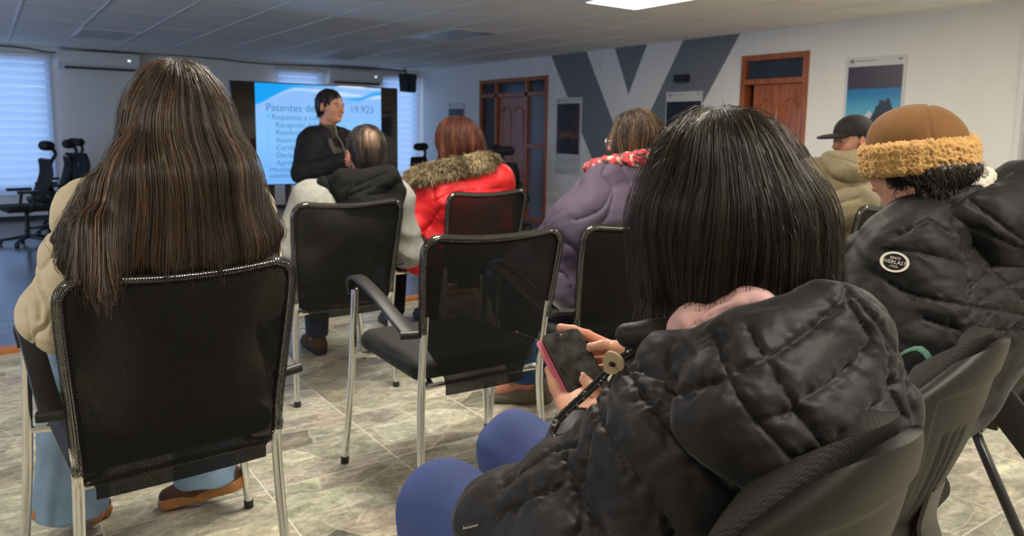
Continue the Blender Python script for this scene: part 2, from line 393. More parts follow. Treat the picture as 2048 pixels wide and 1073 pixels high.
# ================================================================== THE ROOM
def nodes(m): return m.node_tree, m.node_tree.nodes, m.node_tree.links
def tile_floor_material():
    m = mat('stone_look_tiles', (0.4, 0.4, 0.36), 0.28); nt, N, L = nodes(m); b = N['Principled BSDF']
    def nd(t, **k):
        n = N.new(t)
        for a, v in k.items(): setattr(n, a, v)
        return n
    tc = nd('ShaderNodeTexCoord'); S = 0.475
    sep = nd('ShaderNodeSeparateXYZ'); L.new(tc.outputs['Object'], sep.inputs[0])
    def mth(op, a, b_=None):
        n = nd('ShaderNodeMath', operation=op)
        for i, v in enumerate((a, b_)):
            if v is None: continue
            if isinstance(v, (int, float)): n.inputs[i].default_value = v
            else: L.new(v, n.inputs[i])
        return n.outputs[0]
    ux = mth('DIVIDE', mth('SUBTRACT', sep.outputs[0], 0.70), S); uy = mth('DIVIDE', mth('SUBTRACT', sep.outputs[1], 2.387), S)
    def edge(u):
        f = mth('FRACT', u); return mth('MINIMUM', f, mth('SUBTRACT', 1.0, f))
    grout = mth('LESS_THAN', mth('MINIMUM', edge(ux), edge(uy)), 0.0055)
    # each tile shows its own piece of cleft stone: offset the pattern per tile
    cx = mth('FLOOR', ux); cy = mth('FLOOR', uy); cmb = nd('ShaderNodeCombineXYZ')
    L.new(mth('MULTIPLY', cx, 7.31), cmb.inputs[0]); L.new(mth('MULTIPLY', cy, 5.17), cmb.inputs[1]); L.new(mth('MULTIPLY', mth('ADD', cx, cy), 3.7), cmb.inputs[2])
    add = nd('ShaderNodeVectorMath', operation='ADD'); L.new(tc.outputs['Object'], add.inputs[0]); L.new(cmb.outputs[0], add.inputs[1])
    wn = nd('ShaderNodeTexNoise'); wn.inputs['Scale'].default_value = 5; wn.inputs['Detail'].default_value = 3; L.new(add.outputs[0], wn.inputs['Vector'])
    wv = nd('ShaderNodeVectorMath', operation='SCALE'); L.new(wn.outputs['Color'], wv.inputs[0]); wv.inputs['Scale'].default_value = 0.10
    a2 = nd('ShaderNodeVectorMath', operation='ADD'); L.new(add.outputs[0], a2.inputs[0]); L.new(wv.outputs[0], a2.inputs[1])
    mp = nd('ShaderNodeMapping'); mp.inputs['Rotation'].default_value = (0, 0, 0.5); mp.inputs['Scale'].default_value = (3.0, 6.0, 1); L.new(a2.outputs[0], mp.inputs['Vector'])
    ve = nd('ShaderNodeTexVoronoi', feature='DISTANCE_TO_EDGE'); L.new(mp.outputs[0], ve.inputs['Vector']); ve.inputs['Scale'].default_value = 1.0
    vc = nd('ShaderNodeTexVoronoi', feature='F1'); L.new(mp.outputs[0], vc.inputs['Vector']); vc.inputs['Scale'].default_value = 1.0
    mp2 = nd('ShaderNodeMapping'); mp2.inputs['Rotation'].default_value = (0, 0, 0.55); mp2.inputs['Scale'].default_value = (5, 13, 1); L.new(a2.outputs[0], mp2.inputs['Vector'])
    n1 = nd('ShaderNodeTexNoise'); n1.inputs['Scale'].default_value = 1.0; n1.inputs['Detail'].default_value = 8; n1.inputs['Roughness'].default_value = 0.65; n1.inputs['Distortion'].default_value = 1.2; L.new(mp2.outputs[0], n1.inputs['Vector'])
    n2 = nd('ShaderNodeTexNoise'); n2.inputs['Scale'].default_value = 42; n2.inputs['Detail'].default_value = 6; n2.inputs['Roughness'].default_value = 0.7; L.new(a2.outputs[0], n2.inputs['Vector'])
    r1 = nd('ShaderNodeValToRGB'); e = r1.color_ramp.elements
    e[0].position = 0.28; e[0].color = (0.075, 0.072, 0.058, 1); e[1].position = 0.68; e[1].color = (0.56, 0.53, 0.41, 1)
    q = r1.color_ramp.elements.new(0.48); q.color = (0.255, 0.245, 0.19, 1)
    mixf = mth('ADD', mth('MULTIPLY', n1.outputs['Fac'], 0.62), mth('MULTIPLY', n2.outputs['Fac'], 0.38)); L.new(mixf, r1.inputs['Fac'])
    # slab tint
    hs = nd('ShaderNodeHueSaturation'); hs.inputs['Saturation'].default_value = 0.10
    L.new(vc.outputs['Color'], hs.inputs['Color'])
    mixc = nd('ShaderNodeMix', data_type='RGBA', blend_type='OVERLAY'); mixc.inputs[0].default_value = 0.62
    L.new(r1.outputs['Color'], mixc.inputs[6]); L.new(hs.outputs['Color'], mixc.inputs[7])
    # pale cracks between the slabs
    ed = nd('ShaderNodeMapRange'); ed.inputs['From Min'].default_value = 0.0; ed.inputs['From Max'].default_value = 0.022; ed.inputs['To Min'].default_value = 0.60; ed.inputs['To Max'].default_value = 0.0
    L.new(ve.outputs['Distance'], ed.inputs['Value'])
    m1 = nd('ShaderNodeMix', data_type='RGBA'); L.new(ed.outputs['Result'], m1.inputs[0]); L.new(mixc.outputs[2], m1.inputs[6]); m1.inputs[7].default_value = (0.58, 0.55, 0.45, 1)
    m2 = nd('ShaderNodeMix', data_type='RGBA'); L.new(grout, m2.inputs[0]); L.new(m1.outputs[2], m2.inputs[6]); m2.inputs[7].default_value = (0.66, 0.63, 0.55, 1)
    L.new(m2.outputs[2], b.inputs['Base Color'])
    rr_ = nd('ShaderNodeMapRange'); rr_.inputs['To Min'].default_value = 0.22; rr_.inputs['To Max'].default_value = 0.5; L.new(n2.outputs['Fac'], rr_.inputs['Value']); L.new(rr_.outputs[0], b.inputs['Roughness'])
    bp = nd('ShaderNodeBump'); bp.inputs['Strength'].default_value = 0.35; bp.inputs['Distance'].default_value = 0.004
    L.new(mth('ADD', mixf, mth('MULTIPLY', ed.outputs['Result'], -0.6)), bp.inputs['Height']); L.new(bp.outputs['Normal'], b.inputs['Normal'])
    return m
def plank_material(name, c0, c1, w, l, rough, ang=0.0):
    m = mat(name, c0, rough); nt, N, L = nodes(m); b = N['Principled BSDF']
    tc = N.new('ShaderNodeTexCoord'); mp = N.new('ShaderNodeMapping'); mp.inputs['Rotation'].default_value = (0, 0, ang); L.new(tc.outputs['Object'], mp.inputs['Vector'])
    br = N.new('ShaderNodeTexBrick'); br.inputs['Scale'].default_value = 1; br.inputs['Brick Width'].default_value = l; br.inputs['Row Height'].default_value = w
    br.inputs['Mortar Size'].default_value = 0.004; br.inputs['Color1'].default_value = (*c0, 1); br.inputs['Color2'].default_value = (*c1, 1); br.inputs['Mortar'].default_value = (0.01, 0.01, 0.012, 1)
    L.new(mp.outputs[0], br.inputs['Vector'])
    m2 = N.new('ShaderNodeMapping'); m2.inputs['Scale'].default_value = (1.5, 22, 1); L.new(mp.outputs[0], m2.inputs['Vector'])
    n = N.new('ShaderNodeTexNoise'); n.inputs['Scale'].default_value = 1.5; n.inputs['Detail'].default_value = 6; L.new(m2.outputs[0], n.inputs['Vector'])
    mr = N.new('ShaderNodeMapRange'); mr.inputs['From Min'].default_value = .3; mr.inputs['From Max'].default_value = .7; mr.inputs['To Min'].default_value = 0.45; mr.inputs['To Max'].default_value = 1.6; L.new(n.outputs['Fac'], mr.inputs['Value'])
    vm = N.new('ShaderNodeVectorMath'); vm.operation = 'SCALE'; L.new(br.outputs['Color'], vm.inputs[0]); L.new(mr.outputs[0], vm.inputs['Scale']); L.new(vm.outputs[0], b.inputs['Base Color'])
    return m

S_ = lambda o: tag(o, kind='structure')
MT['tiles'] = tile_floor_material()
MT['planks'] = plank_material('dark_wood_look_planks', (0.085, 0.085, 0.095), (0.12, 0.12, 0.135), 0.62, 1.25, 0.22)
S_(box('floor', (LEFT_X, FRONT_Y, FAR_FLOOR-0.05), (WALL_X, STEP_Y, 0.0), MT['tiles']))
S_(box('floor', (LEFT_X, STEP_Y, FAR_FLOOR-0.05), (WALL_X, WALL_Y, FAR_FLOOR), MT['planks']))
S_(box('trim_1', (LEFT_X, STEP_Y-0.065, 0.0), (WALL_X, STEP_Y+0.03, 0.022), MT['wood_light'], bevel=0.006))
# ---- ceiling with its suspended grid
MT['ceiling'] = mat('ceiling_tile', (0.88, 0.85, 0.78), 0.75, bump=0.3, bscale=70, var=0.05, vscale=2)
MT['tbar'] = mat('ceiling_grid_bar', (0.74, 0.73, 0.70), 0.5)
bm = bmesh.new(); add_box(bm, (LEFT_X, FRONT_Y, CEIL), (WALL_X, WALL_Y, CEIL+0.08))
GX = [0.42+0.695*i for i in range(-6, 11)]; GY = [5.5+1.2*i for i in range(-7, 8)]
for x in GX: add_box(bm, (x-0.011, FRONT_Y, CEIL-0.006), (x+0.011, WALL_Y, CEIL+0.001), 1)
for y in GY: add_box(bm, (LEFT_X, y-0.011, CEIL-0.005), (WALL_X, y+0.011, CEIL+0.001), 1)
S_(bmo('ceiling', bm, [MT['ceiling'], MT['tbar']]))
# ---- walls
def wall_with_holes(name, lo, hi, z0, z1, at_, thick, holes, axis, m):
    bm = bmesh.new(); hs = sorted(holes); cur = lo
    def bx(a, b, c, d):
        if b-a < 1e-4 or d-c < 1e-4: return
        if axis == 'y': add_box(bm, (a, at_, c), (b, at_+thick, d))
        else: add_box(bm, (at_, a, c), (at_+thick, b, d))
    for a, b, c, d in hs:
        bx(cur, a, z0, z1); bx(a, b, z0, c); bx(a, b, d, z1); cur = b
    bx(cur, hi, z0, z1); return S_(bmo(name, bm, m))
WINS = [(-0.25, 0.95, 0.13, 2.21), (4.55, 5.40, 0.13, 2.21), (6.68, 7.43, 0.17, 2.21)]
wall_with_holes('wall_back', LEFT_X-0.2, WALL_X+0.2, FAR_FLOOR-0.05, CEIL+0.08, WALL_Y, 0.2, WINS, 'y', MT['white_wall'])
wall_with_holes('wall_left', FRONT_Y, WALL_Y, FAR_FLOOR-0.05, CEIL+0.08, LEFT_X-0.2, 0.2, [(5.6, 11.6, 0.2, 2.1)], 'x', MT['white_wall'])  # opening added out of view to let bluish daylight in
S_(box('wall_front', (LEFT_X-0.2, FRONT_Y-0.2, FAR_FLOOR-0.05), (WALL_X+0.2, FRONT_Y, CEIL+0.08), MT['white_wall']))
# right wall: doors are openings, the grey mural is painted on the wall itself
DOOR1 = (9.76, 11.78, FAR_FLOOR, 2.08); DOOR2 = (5.07, 5.97, FAR_FLOOR, 2.11); RWIN = (1.55, 2.93, 0.99, 2.11)
RWALL_MAT = MT['white_wall']
bm = bmesh.new(); zlo, zhi = FAR_FLOOR-0.05, CEIL+0.08
vs = [bm.verts.new(v) for v in ((WALL_X, FRONT_Y, zlo), (WALL_X, WALL_Y, zlo), (WALL_X, WALL_Y, zhi), (WALL_X, FRONT_Y, zhi))]
bm.faces.new(vs[::-1])
K = 0.60                                                   # slope of the painted bands (metres along the wall per metre of height)
lines = [((9.70, 2.38), (9.70-K*1.85, 0.53)), ((8.84, 2.38), (8.84-K*2.7, -0.32)), ((6.03, 2.38), (6.03+0.65*2.7, -0.32)), ((6.93, 2.38), (6.93+K*2.7, -0.32)), ((8.22, 2.38), (7.91, 1.72)), ((7.58, 2.38), (7.91, 1.72))]
lines[0] = ((9.70, 2.38), (9.70-0.66*2.7, -0.32))
cuts = []
for (ya, za), (yb, zb) in lines: cuts.append(((ya, za), Vector((0, zb-za, -(yb-ya))).normalized()))
for (a, b, c, d) in (DOOR1, DOOR2, RWIN):
    cuts += [((a, 0), Vector((0, 1, 0))), ((b, 0), Vector((0, 1, 0))), ((0, c), Vector((0, 0, 1))), ((0, d), Vector((0, 0, 1)))]
for (y, z), nn in cuts:
    bmesh.ops.bisect_plane(bm, geom=bm.verts[:]+bm.edges[:]+bm.faces[:], plane_co=(WALL_X, y, z), plane_no=nn, dist=1e-5)
kill = []
for f in bm.faces:
    c = f.calc_center_median(); y, z = c.y, c.z
    if any(a < y < b and cc < z < d for a, b, cc, d in (DOOR1, DOOR2, RWIN)): kill.append(f); continue
    e = lambda i: lines[i][0][0]+(lines[i][1][0]-lines[i][0][0])*(2.38-z)/(2.38-lines[i][1][1])
    limb_far = e(1) < y < e(0)
    limb_near = e(2) < y < e(3)
    tri = z > 1.72 and e(5) < y < e(4)
    both = y < e(0) and y > e(2) and not (e(3) < y < e(1))
    f.material_index = 1 if (limb_far or limb_near or tri) and (z < 2.5) and (both or tri) else 0
bmesh.ops.delete(bm, geom=kill, context='FACES')
rv = bm.faces[:]
ex = bmesh.ops.extrude_face_region(bm, geom=rv)
for v in [g for g in ex['geom'] if isinstance(g, bmesh.types.BMVert)]: v.co.x += 0.2
S_(bmo('wall_right', bm, [MT['white_wall'], MT['grey_paint']]))
S_(box('baseboard_back', (LEFT_X, WALL_Y-0.015, FAR_FLOOR), (WALL_X, WALL_Y, FAR_FLOOR+0.06), mat('dark_skirting', (0.03, 0.03, 0.035), 0.5)))

# ---- windows with zebra blinds
def blind_material():
    m = mat('zebra_blind', (0.6, 0.66, 0.8), 0.8, emis=(0.50, 0.66, 1.0), estr=0.0); nt, N, L = nodes(m); b = N['Principled BSDF']
    tr = N.new('ShaderNodeBsdfTranslucent'); tr.inputs[0].default_value = (0.62, 0.72, 0.9, 1)
    tp = N.new('ShaderNodeBsdfTransparent'); mx = N.new('ShaderNodeMixShader'); mx.inputs[0].default_value = 0.75
    tc = N.new('ShaderNodeTexCoord'); sp = N.new('ShaderNodeSeparateXYZ'); L.new(tc.outputs['Object'], sp.inputs[0])
    nz = N.new('ShaderNodeTexNoise'); nz.inputs['Scale'].default_value = 3; L.new(tc.outputs['Object'], nz.inputs['Vector'])
    a = N.new('ShaderNodeMath'); a.operation = 'MULTIPLY_ADD'; L.new(nz.outputs['Fac'], a.inputs[0]); a.inputs[1].default_value = 0.05; L.new(sp.outputs[2], a.inputs[2])
    d = N.new('ShaderNodeMath'); d.operation = 'DIVIDE'; L.new(a.outputs[0], d.inputs[0]); d.inputs[1].default_value = 0.125
    fr = N.new('ShaderNodeMath'); fr.operation = 'FRACT'; L.new(d.outputs[0], fr.inputs[0])
    rp = N.new('ShaderNodeValToRGB'); e = rp.color_ramp.elements; e[0].position = 0.0; e[0].color = (0.05, 0.05, 0.05, 1); e[1].position = 1.0; e[1].color = (0.05, 0.05, 0.05, 1)
    for p_, v in ((0.45, 0.05), (0.50, 1.0), (0.62, 0.9), (0.70, 0.45), (0.97, 0.4)): q = e.new(p_); q.color = (v, v, v, 1)
    L.new(fr.outputs[0], rp.inputs['Fac'])
    L.new(b.outputs[0], mx.inputs[1]); L.new(tr.outputs[0], mx.inputs[2])
    m2 = N.new('ShaderNodeMixShader'); sc = N.new('ShaderNodeMath'); sc.operation = 'MULTIPLY'; sc.inputs[1].default_value = 0.30; L.new(rp.outputs['Color'], sc.inputs[0])
    L.new(sc.outputs[0], m2.inputs[0]); L.new(mx.outputs[0], m2.inputs[1]); L.new(tp.outputs[0], m2.inputs[2])
    L.new(m2.outputs[0], N['Material Output'].inputs['Surface']); return m
MT['blind'] = blind_material(); MT['alu'] = mat('window_aluminium', (0.55, 0.56, 0.58), 0.35, 0.6)
def clear_glass():
    m = mat('window_glass', (0.8, 0.9, 1), 0.02); N = m.node_tree.nodes; L = m.node_tree.links
    t = N.new('ShaderNodeBsdfTransparent'); t.inputs[0].default_value = (0.86, 0.92, 0.96, 1); g = N.new('ShaderNodeBsdfGlossy'); g.inputs['Roughness'].default_value = 0.02
    mx = N.new('ShaderNodeMixShader'); mx.inputs[0].default_value = 0.06; L.new(t.outputs[0], mx.inputs[1]); L.new(g.outputs[0], mx.inputs[2]); L.new(mx.outputs[0], N['Material Output'].inputs['Surface']); return m
MT['glass'] = clear_glass()
def window(n, a, b, c, d, axis='y', at_=WALL_Y+0.1, mid=None):
    bm = bmesh.new(); t = 0.045
    mk = (lambda u0, u1, z0, z1: add_box(bm, (u0, at_-0.03, z0), (u1, at_+0.03, z1))) if axis == 'y' else (lambda u0, u1, z0, z1: add_box(bm, (at_-0.03, u0, z0), (at_+0.03, u1, z1)))
    mk(a, b, c, c+t); mk(a, b, d-t, d); mk(a, a+t, c+t, d-t); mk(b-t, b, c+t, d-t)
    if mid: mk(a+t, b-t, mid-0.025, mid+0.025)
    o = S_(bmo('window_%d' % n, bm, MT['alu']))
    box('pane', (a+t, at_-0.004, c+t) if axis == 'y' else (at_-0.004, a+t, c+t), (b-t, at_+0.004, d-t) if axis == 'y' else (at_+0.004, b-t, d-t), MT['glass'], o)
    return o
for i, w in enumerate(WINS): window(i+1, *w)
w4 = window(4, *RWIN, axis='x', at_=WALL_X+0.08, mid=1.86)
S_(box('wall_outside', (WALL_X+0.6, 0.8, -0.3), (WALL_X+0.65, 4.2, 2.6), mat('dim_corridor_wall', (0.10, 0.11, 0.13), 0.8)))
bm = bmesh.new()                                            # white reveal trim round the right-hand window
for lo, hi in (((WALL_X-0.02, RWIN[1], RWIN[2]-0.06), (WALL_X+0.0, RWIN[1]+0.05, RWIN[3]+0.06)), ((WALL_X-0.02, RWIN[0], RWIN[3]), (WALL_X, RWIN[1], RWIN[3]+0.06)), ((WALL_X-0.02, RWIN[0], RWIN[2]-0.06), (WALL_X, RWIN[1], RWIN[2]))): add_box(bm, lo, hi)
S_(bmo('trim_2', bm, MT['white_plastic']))
blabels = ['white zebra roller blind over the tall window at the far left', 'zebra roller blind over the window behind the big screen, only its top showing', 'narrow zebra roller blind in the corner below the black speaker']
for i, (a, b, c, d) in enumerate(WINS):
    e = empty('roller_blind', ((a+b)/2, WALL_Y-0.05, d), 0, blabels[i], 'blind')
    hw = (b-a)/2+0.03
    box('cassette', (-hw, -0.035, -0.01), (hw, 0.045, 0.055), MT['white_plastic'], e, 0.012)
    n = 120; zs = np.linspace(-0.012, c-d-0.03, n); yy = 0.004*np.sin(zs*24+0.5*np.sin(zs*7)); V = []; F = []
    for k in range(n):
        for x in (-hw+0.02, hw-0.02): V.append((x, yy[k], zs[k]))
    for k in range(n-1): F.append((2*k, 2*k+1, 2*k+3, 2*k+2))
    npmesh('fabric', V, F, MT['blind'], e)
    box('bottom_rail', (-hw+0.02, -0.012, c-d-0.055), (hw-0.02, 0.012, c-d-0.03), MT['white_plastic'], e, 0.004)

# ---- doors in the right wall
def panel_relief(bm, ya, yb, z0, z1, x, arch=False):
    """raised panel frame on a door leaf"""
    n = 14; P = []
    top = [(ya+(yb-ya)*i/n, z1+((0.09*math.sin(PI*i/n)**1.5-0.0) if arch else 0)) for i in range(n+1)]
    pts = [(ya, z0)]+top+[(yb, z0), (ya, z0)]
    tube(bm, [Vector((x, p[0], p[1])) for p in pts], 0.010, 6)
def door(n, D, leaf, trans_z, sides, label_leaf=None):
    a, b, c, d = D; fx0, fx1 = WALL_X-0.025, WALL_X+0.11
    bm = bmesh.new(); t = 0.065
    add_box(bm, (fx0, a, c), (fx1, a+t, d)); add_box(bm, (fx0, b-t, c), (fx1, b, d)); add_box(bm, (fx0, a+t, d-t), (fx1, b-t, d)); add_box(bm, (fx0, a+t, trans_z-0.03), (fx1, b-t, trans_z+0.03))
    for s in sides: add_box(bm, (fx0, s-0.035, c), (fx1, s+0.035, d-t))
    o = S_(bmo('door_%d' % n, bm, MT['wood']))
    la, lb = leaf
    lf = box('door_leaf', (WALL_X+0.02, la, c+0.01), (WALL_X+0.06, lb, trans_z-0.035), MT['wood'], o)
    bm = bmesh.new(); w = lb-la; x = WALL_X+0.018; top = trans_z-0.17
    for p, q in ((la+0.10*w, la+0.46*w), (la+0.54*w, la+0.90*w)):
        panel_relief(bm, p, q, c+0.95, top-0.12, x, True); panel_relief(bm, p, q, c+0.22, c+0.82, x)
    bmo('door_panels', bm, MT['wood'], lf, smooth=True)
    bm = bmesh.new(); hy = lb-0.07; tube(bm, [(WALL_X+0.02, hy, c+1.0), (WALL_X-0.03, hy, c+1.0), (WALL_X-0.035, hy-0.10, c+1.0)], 0.009, 8); bmo('door_handle', bm, MT['chrome'], lf, smooth=True)
    return o
d1 = door(1, DOOR1, (10.36, 11.20), 1.80, (10.33, 11.24))
for nm, (ya, yb, za, zb), m in (('side_pane', (9.83, 10.29, 0.98, 1.77), 'frosted'), ('side_pane', (9.83, 10.29, FAR_FLOOR+0.07, 0.90), 'frosted'), ('side_pane', (11.28, 11.71, FAR_FLOOR+0.07, 1.77), 'dark_glass'),
                               ('transom_pane', (9.83, 10.29, 1.84, 2.01), 'dark_glass'), ('transom_pane', (10.37, 11.20, 1.84, 2.01), 'dark_glass'), ('transom_pane', (11.28, 11.71, 1.84, 2.01), 'dark_glass')):
    box(nm, (WALL_X+0.03, ya, za), (WALL_X+0.04, yb, zb), MT[m], d1)
box('side_rail', (WALL_X-0.02, 9.82, 0.90), (WALL_X+0.09, 10.30, 0.98), MT['wood'], d1)
box('bottom_rail', (WALL_X-0.02, 9.82, FAR_FLOOR), (WALL_X+0.09, 10.30, FAR_FLOOR+0.07), MT['wood'], d1)
d2 = door(2, DOOR2, (5.10, 5.80), 1.80, ())
box('transom_pane', (WALL_X+0.03, 5.13, 1.83), (WALL_X+0.04, 5.91, 2.05), MT['dark_glass'], d2)
S_(box('wall_dark_backing', (WALL_X+0.21, 4.5, FAR_FLOOR), (WALL_X+0.25, 13, CEIL), mat('passage_shade_colour', (0.05, 0.05, 0.07), 0.8)))  # dark sheet added behind the doors: shade in its colour, stops light leaks

# ---- ceiling panels
MT['lit'] = mat('lit_panel', (0.9, 0.9, 0.9), 0.5, emis=(1.0, 0.93, 0.80), estr=6.0)
MT['unlit'] = mat('unlit_panel', (0.42, 0.44, 0.48), 0.25)
def light_panel(x, y, m, label, grp=None):
    e = empty('ceiling_light', (x, y, CEIL-0.014), 0, label, 'ceiling light', grp)
    bm = bmesh.new()
    for lo, hi in (((-0.345, -0.6, -0.002), (-0.315, 0.6, 0.012)), ((0.315, -0.6, -0.002), (0.345, 0.6, 0.012)), ((-0.315, -0.6, -0.002), (0.315, -0.57, 0.012)), ((-0.315, 0.57, -0.002), (0.315, 0.6, 0.012))): add_box(bm, lo, hi)
    bmo('frame', bm, MT['white_plastic'], e); box('diffuser', (-0.315, -0.57, 0.004), (0.315, 0.57, 0.009), m, e)
light_panel(4.937, 4.9, MT['lit'], 'glowing white rectangular ceiling panel at the top of the view')
light_panel(4.99, 8.45, MT['unlit'], 'switched-off grey ceiling panel in the middle of the ceiling')
light_panel(4.99, 11.9, MT['unlit'], 'switched-off ceiling panel near the back wall above the big screen')
light_panel(1.46, 11.5, MT['unlit'], 'switched-off pale ceiling panel near the long white air conditioner on the left')
for x, y in PANELS[1:]: light_panel(x, y, MT['lit'], 'lit ceiling panel over the audience seats, outside the view', 'lit panels over the seats')
# the ceiling lights' frames sit in the grid; lamps themselves were set at the top of the script

# ---- air conditioners
def aircon(x0, x1, z0, z1, label):
    w = x1-x0; h = z1-z0; z1 -= 0.02; h = z1-z0; e = empty('air_conditioner', ((x0+x1)/2, WALL_Y, z0), 0, label, 'air conditioner')
    prof = [(0, 0.02), (-0.06, 0.0), (-0.17, 0.03), (-0.215, 0.09), (-0.225, 0.2), (-0.21, h-0.02), (-0.19, h), (0, h)]
    V = []; n = len(prof)
    for x in (-w/2, w/2):
        for y, z in prof: V.append((x, y, z))
    F = [(i, (i+1) % n, n+(i+1) % n, n+i) for i in range(n)]
    bm = bmesh.new(); vs = [bm.verts.new(v) for v in V]
    for f in F: bm.faces.new([vs[i] for i in f])
    bm.faces.new(vs[:n]); bm.faces.new(vs[n:][::-1]); bmo('housing', bm, MT['white_plastic'], e, bevel=0.01, smooth=True)
    box('air_outlet', (-w/2+0.09, -0.19, 0.012), (w/2-0.05, -0.10, 0.045), MT['black_matte'], e)
    f = box('louvre', (-w/2+0.10, -0.185, 0.000), (w/2-0.06, -0.12, 0.010), MT['white_plastic'], e, 0.002)
    box('display', (w/2-0.17, -0.2275, h*0.55), (w/2-0.13, -0.2245, h*0.64), mat('lit_display', (0.8, 0.85, 1), 0.4, emis=(0.7, 0.8, 1.0), estr=1.2), e)
aircon(1.07, 2.22, 2.05, 2.365, 'white wall air conditioner on the back wall behind the long-haired head')
aircon(5.50, 6.58, 2.03, 2.33, 'white wall air conditioner above the big screen, left of the hanging speaker')
tag(tube_obj('cable', smooth_path([(-1, WALL_Y-0.03, 2.36), (0.5, WALL_Y-0.03, 2.35), (1.0, WALL_Y-0.03, 2.30), (1.6, WALL_Y-0.03, 2.368), (3.2, WALL_Y-0.03, 2.372), (4.2, WALL_Y-0.03, 2.33), (5.3, WALL_Y-0.03, 2.352), (6.0, WALL_Y-0.03, 2.371), (7.2, WALL_Y-0.03, 2.36)], 8), 0.010, MT['black_matte'], seg=6), 'black cable sagging along the top of the back wall', 'cable')
# ---- hanging speaker in the corner
e = empty('wall_speaker', (6.93, 13.55, 1.90), 0.45, 'black loudspeaker hanging in the corner right of the big screen', 'speaker')
bm = bmesh.new(); vs = [bm.verts.new(v) for v in ((-0.13, -0.12, 0), (0.13, -0.12, 0), (0.16, -0.14, 0.36), (-0.16, -0.14, 0.36), (-0.09, 0.10, 0.02), (0.09, 0.10, 0.02), (0.10, 0.12, 0.37), (-0.10, 0.12, 0.37))]
for f in ((0, 1, 2, 3), (5, 4, 7, 6), (1, 5, 6, 2), (4, 0, 3, 7), (3, 2, 6, 7), (4, 5, 1, 0)): bm.faces.new([vs[i] for i in f])
bmo('cabinet', bm, MT['black_plastic'], e, smooth=True, bevel=0.01); box('grille', (-0.12, -0.148, 0.03), (0.12, -0.138, 0.32), MT['black_matte'], e, 0.004)
tube_obj('bracket', [(0, 0.0, 0.36), (0, 0.05, 0.43), (0, 0.05, 0.478)], 0.014, MT['black_matte'], e)

# ---- posters, drawn procedurally as colours on a fine grid
def paint_grid(name, parent, w, h, nu, nv, f, m, off, thick=0.0):
    """grid in the plane x=0 (facing -X), y runs to the left as seen; f(u,v)->rgb with u 0..1 left to right, v 0..1 bottom to top"""
    u, v = np.meshgrid(np.linspace(0, 1, nu), np.linspace(0, 1, nv), indexing='ij'); u = u.ravel(); v = v.ravel()
    V = np.stack([np.full(u.shape, off), w*(0.5-u), h*(v-0.5)], 1); I = np.arange(nu*nv).reshape(nu, nv)
    F = np.stack([I[:-1, :-1], I[:-1, 1:], I[1:, 1:], I[1:, :-1]], -1).reshape(-1, 4)
    return npmesh(name, V, F, m, parent, col=f(u, v), smooth=False)
def sm(a, b, x): t = np.clip((x-a)/(b-a), 0, 1); return t*t*(3-2*t)
def blend(c, d, t): return c*(1-t[:, None])+np.array(d)[None]*t[:, None]
def pic_lake(u, v):
    c = np.tile(np.array([0.035, 0.022, 0.03]), (len(u), 1)); P = np.stack([u*3, v*3, u*0], 1)
    c = blend(c, (0.10, 0.07, 0.085), sm(0.1, 0.8, noise(P*np.array([0.7, 2.5, 1]), 1.1, 2)))
    sky = (v < 0.76); t = sm(0.45, 0.76, v); s = blend(np.tile(np.array([0.11, 0.42, 0.58]), (len(u), 1)), (0.0, 0.17, 0.40), t); c[sky] = s[sky]
    trees = 0.50+0.025*noise(P, 7, 1)+0.21*np.exp(-(np.abs(u-0.70)/0.15)**3)+0.06*sm(0.75, 0.85, u)+0.04*np.exp(-((u-0.05)/0.06)**2)
    snow = (v < 0.53-abs(u-0.45)*0.6) & (v > 0.44); c[snow] = (0.55, 0.58, 0.62)
    c[v < trees*0.92] = (0.012, 0.018, 0.03)
    w = v < 0.36; c[w] = blend(np.tile(np.array([0.006, 0.010, 0.035]), (len(u), 1)), (0.012, 0.03, 0.13), sm(0, 1, noise(P*np.array([1, 4, 1]), 2.2, 4)))[w]
    return c
def pic_path(u, v):
    P = np.stack([u*3, v*5, u*0], 1); c = np.tile(np.array([0.020, 0.013, 0.017]), (len(u), 1))
    c = blend(c, (0.10, 0.035, 0.025), sm(0.2, 1.0, noise(P, 2.2, 3))*0.8); glow = np.exp(-((v-0.36)/0.07)**2)*np.exp(-((u-0.5)/0.45)**2)
    c = blend(c, (0.30, 0.09, 0.03), glow*0.75); road = (v < 0.34) & (abs(u-0.5) < 0.12+0.9*(0.34-v)); c[road] = (0.022, 0.014, 0.016)
    c = blend(c, (0.13, 0.06, 0.02), (abs(u-0.93-0.0*v) < 0.02)*1.0*(v > 0.35)); return c
def pic_night(u, v):
    P = np.stack([u*3, v*3, u*0], 1); c = np.tile(np.array([0.010, 0.012, 0.018]), (len(u), 1)); return blend(c, (0.02, 0.05, 0.055), (v < 0.35)*sm(0.0, 0.9, noise(P, 3.2, 6)))
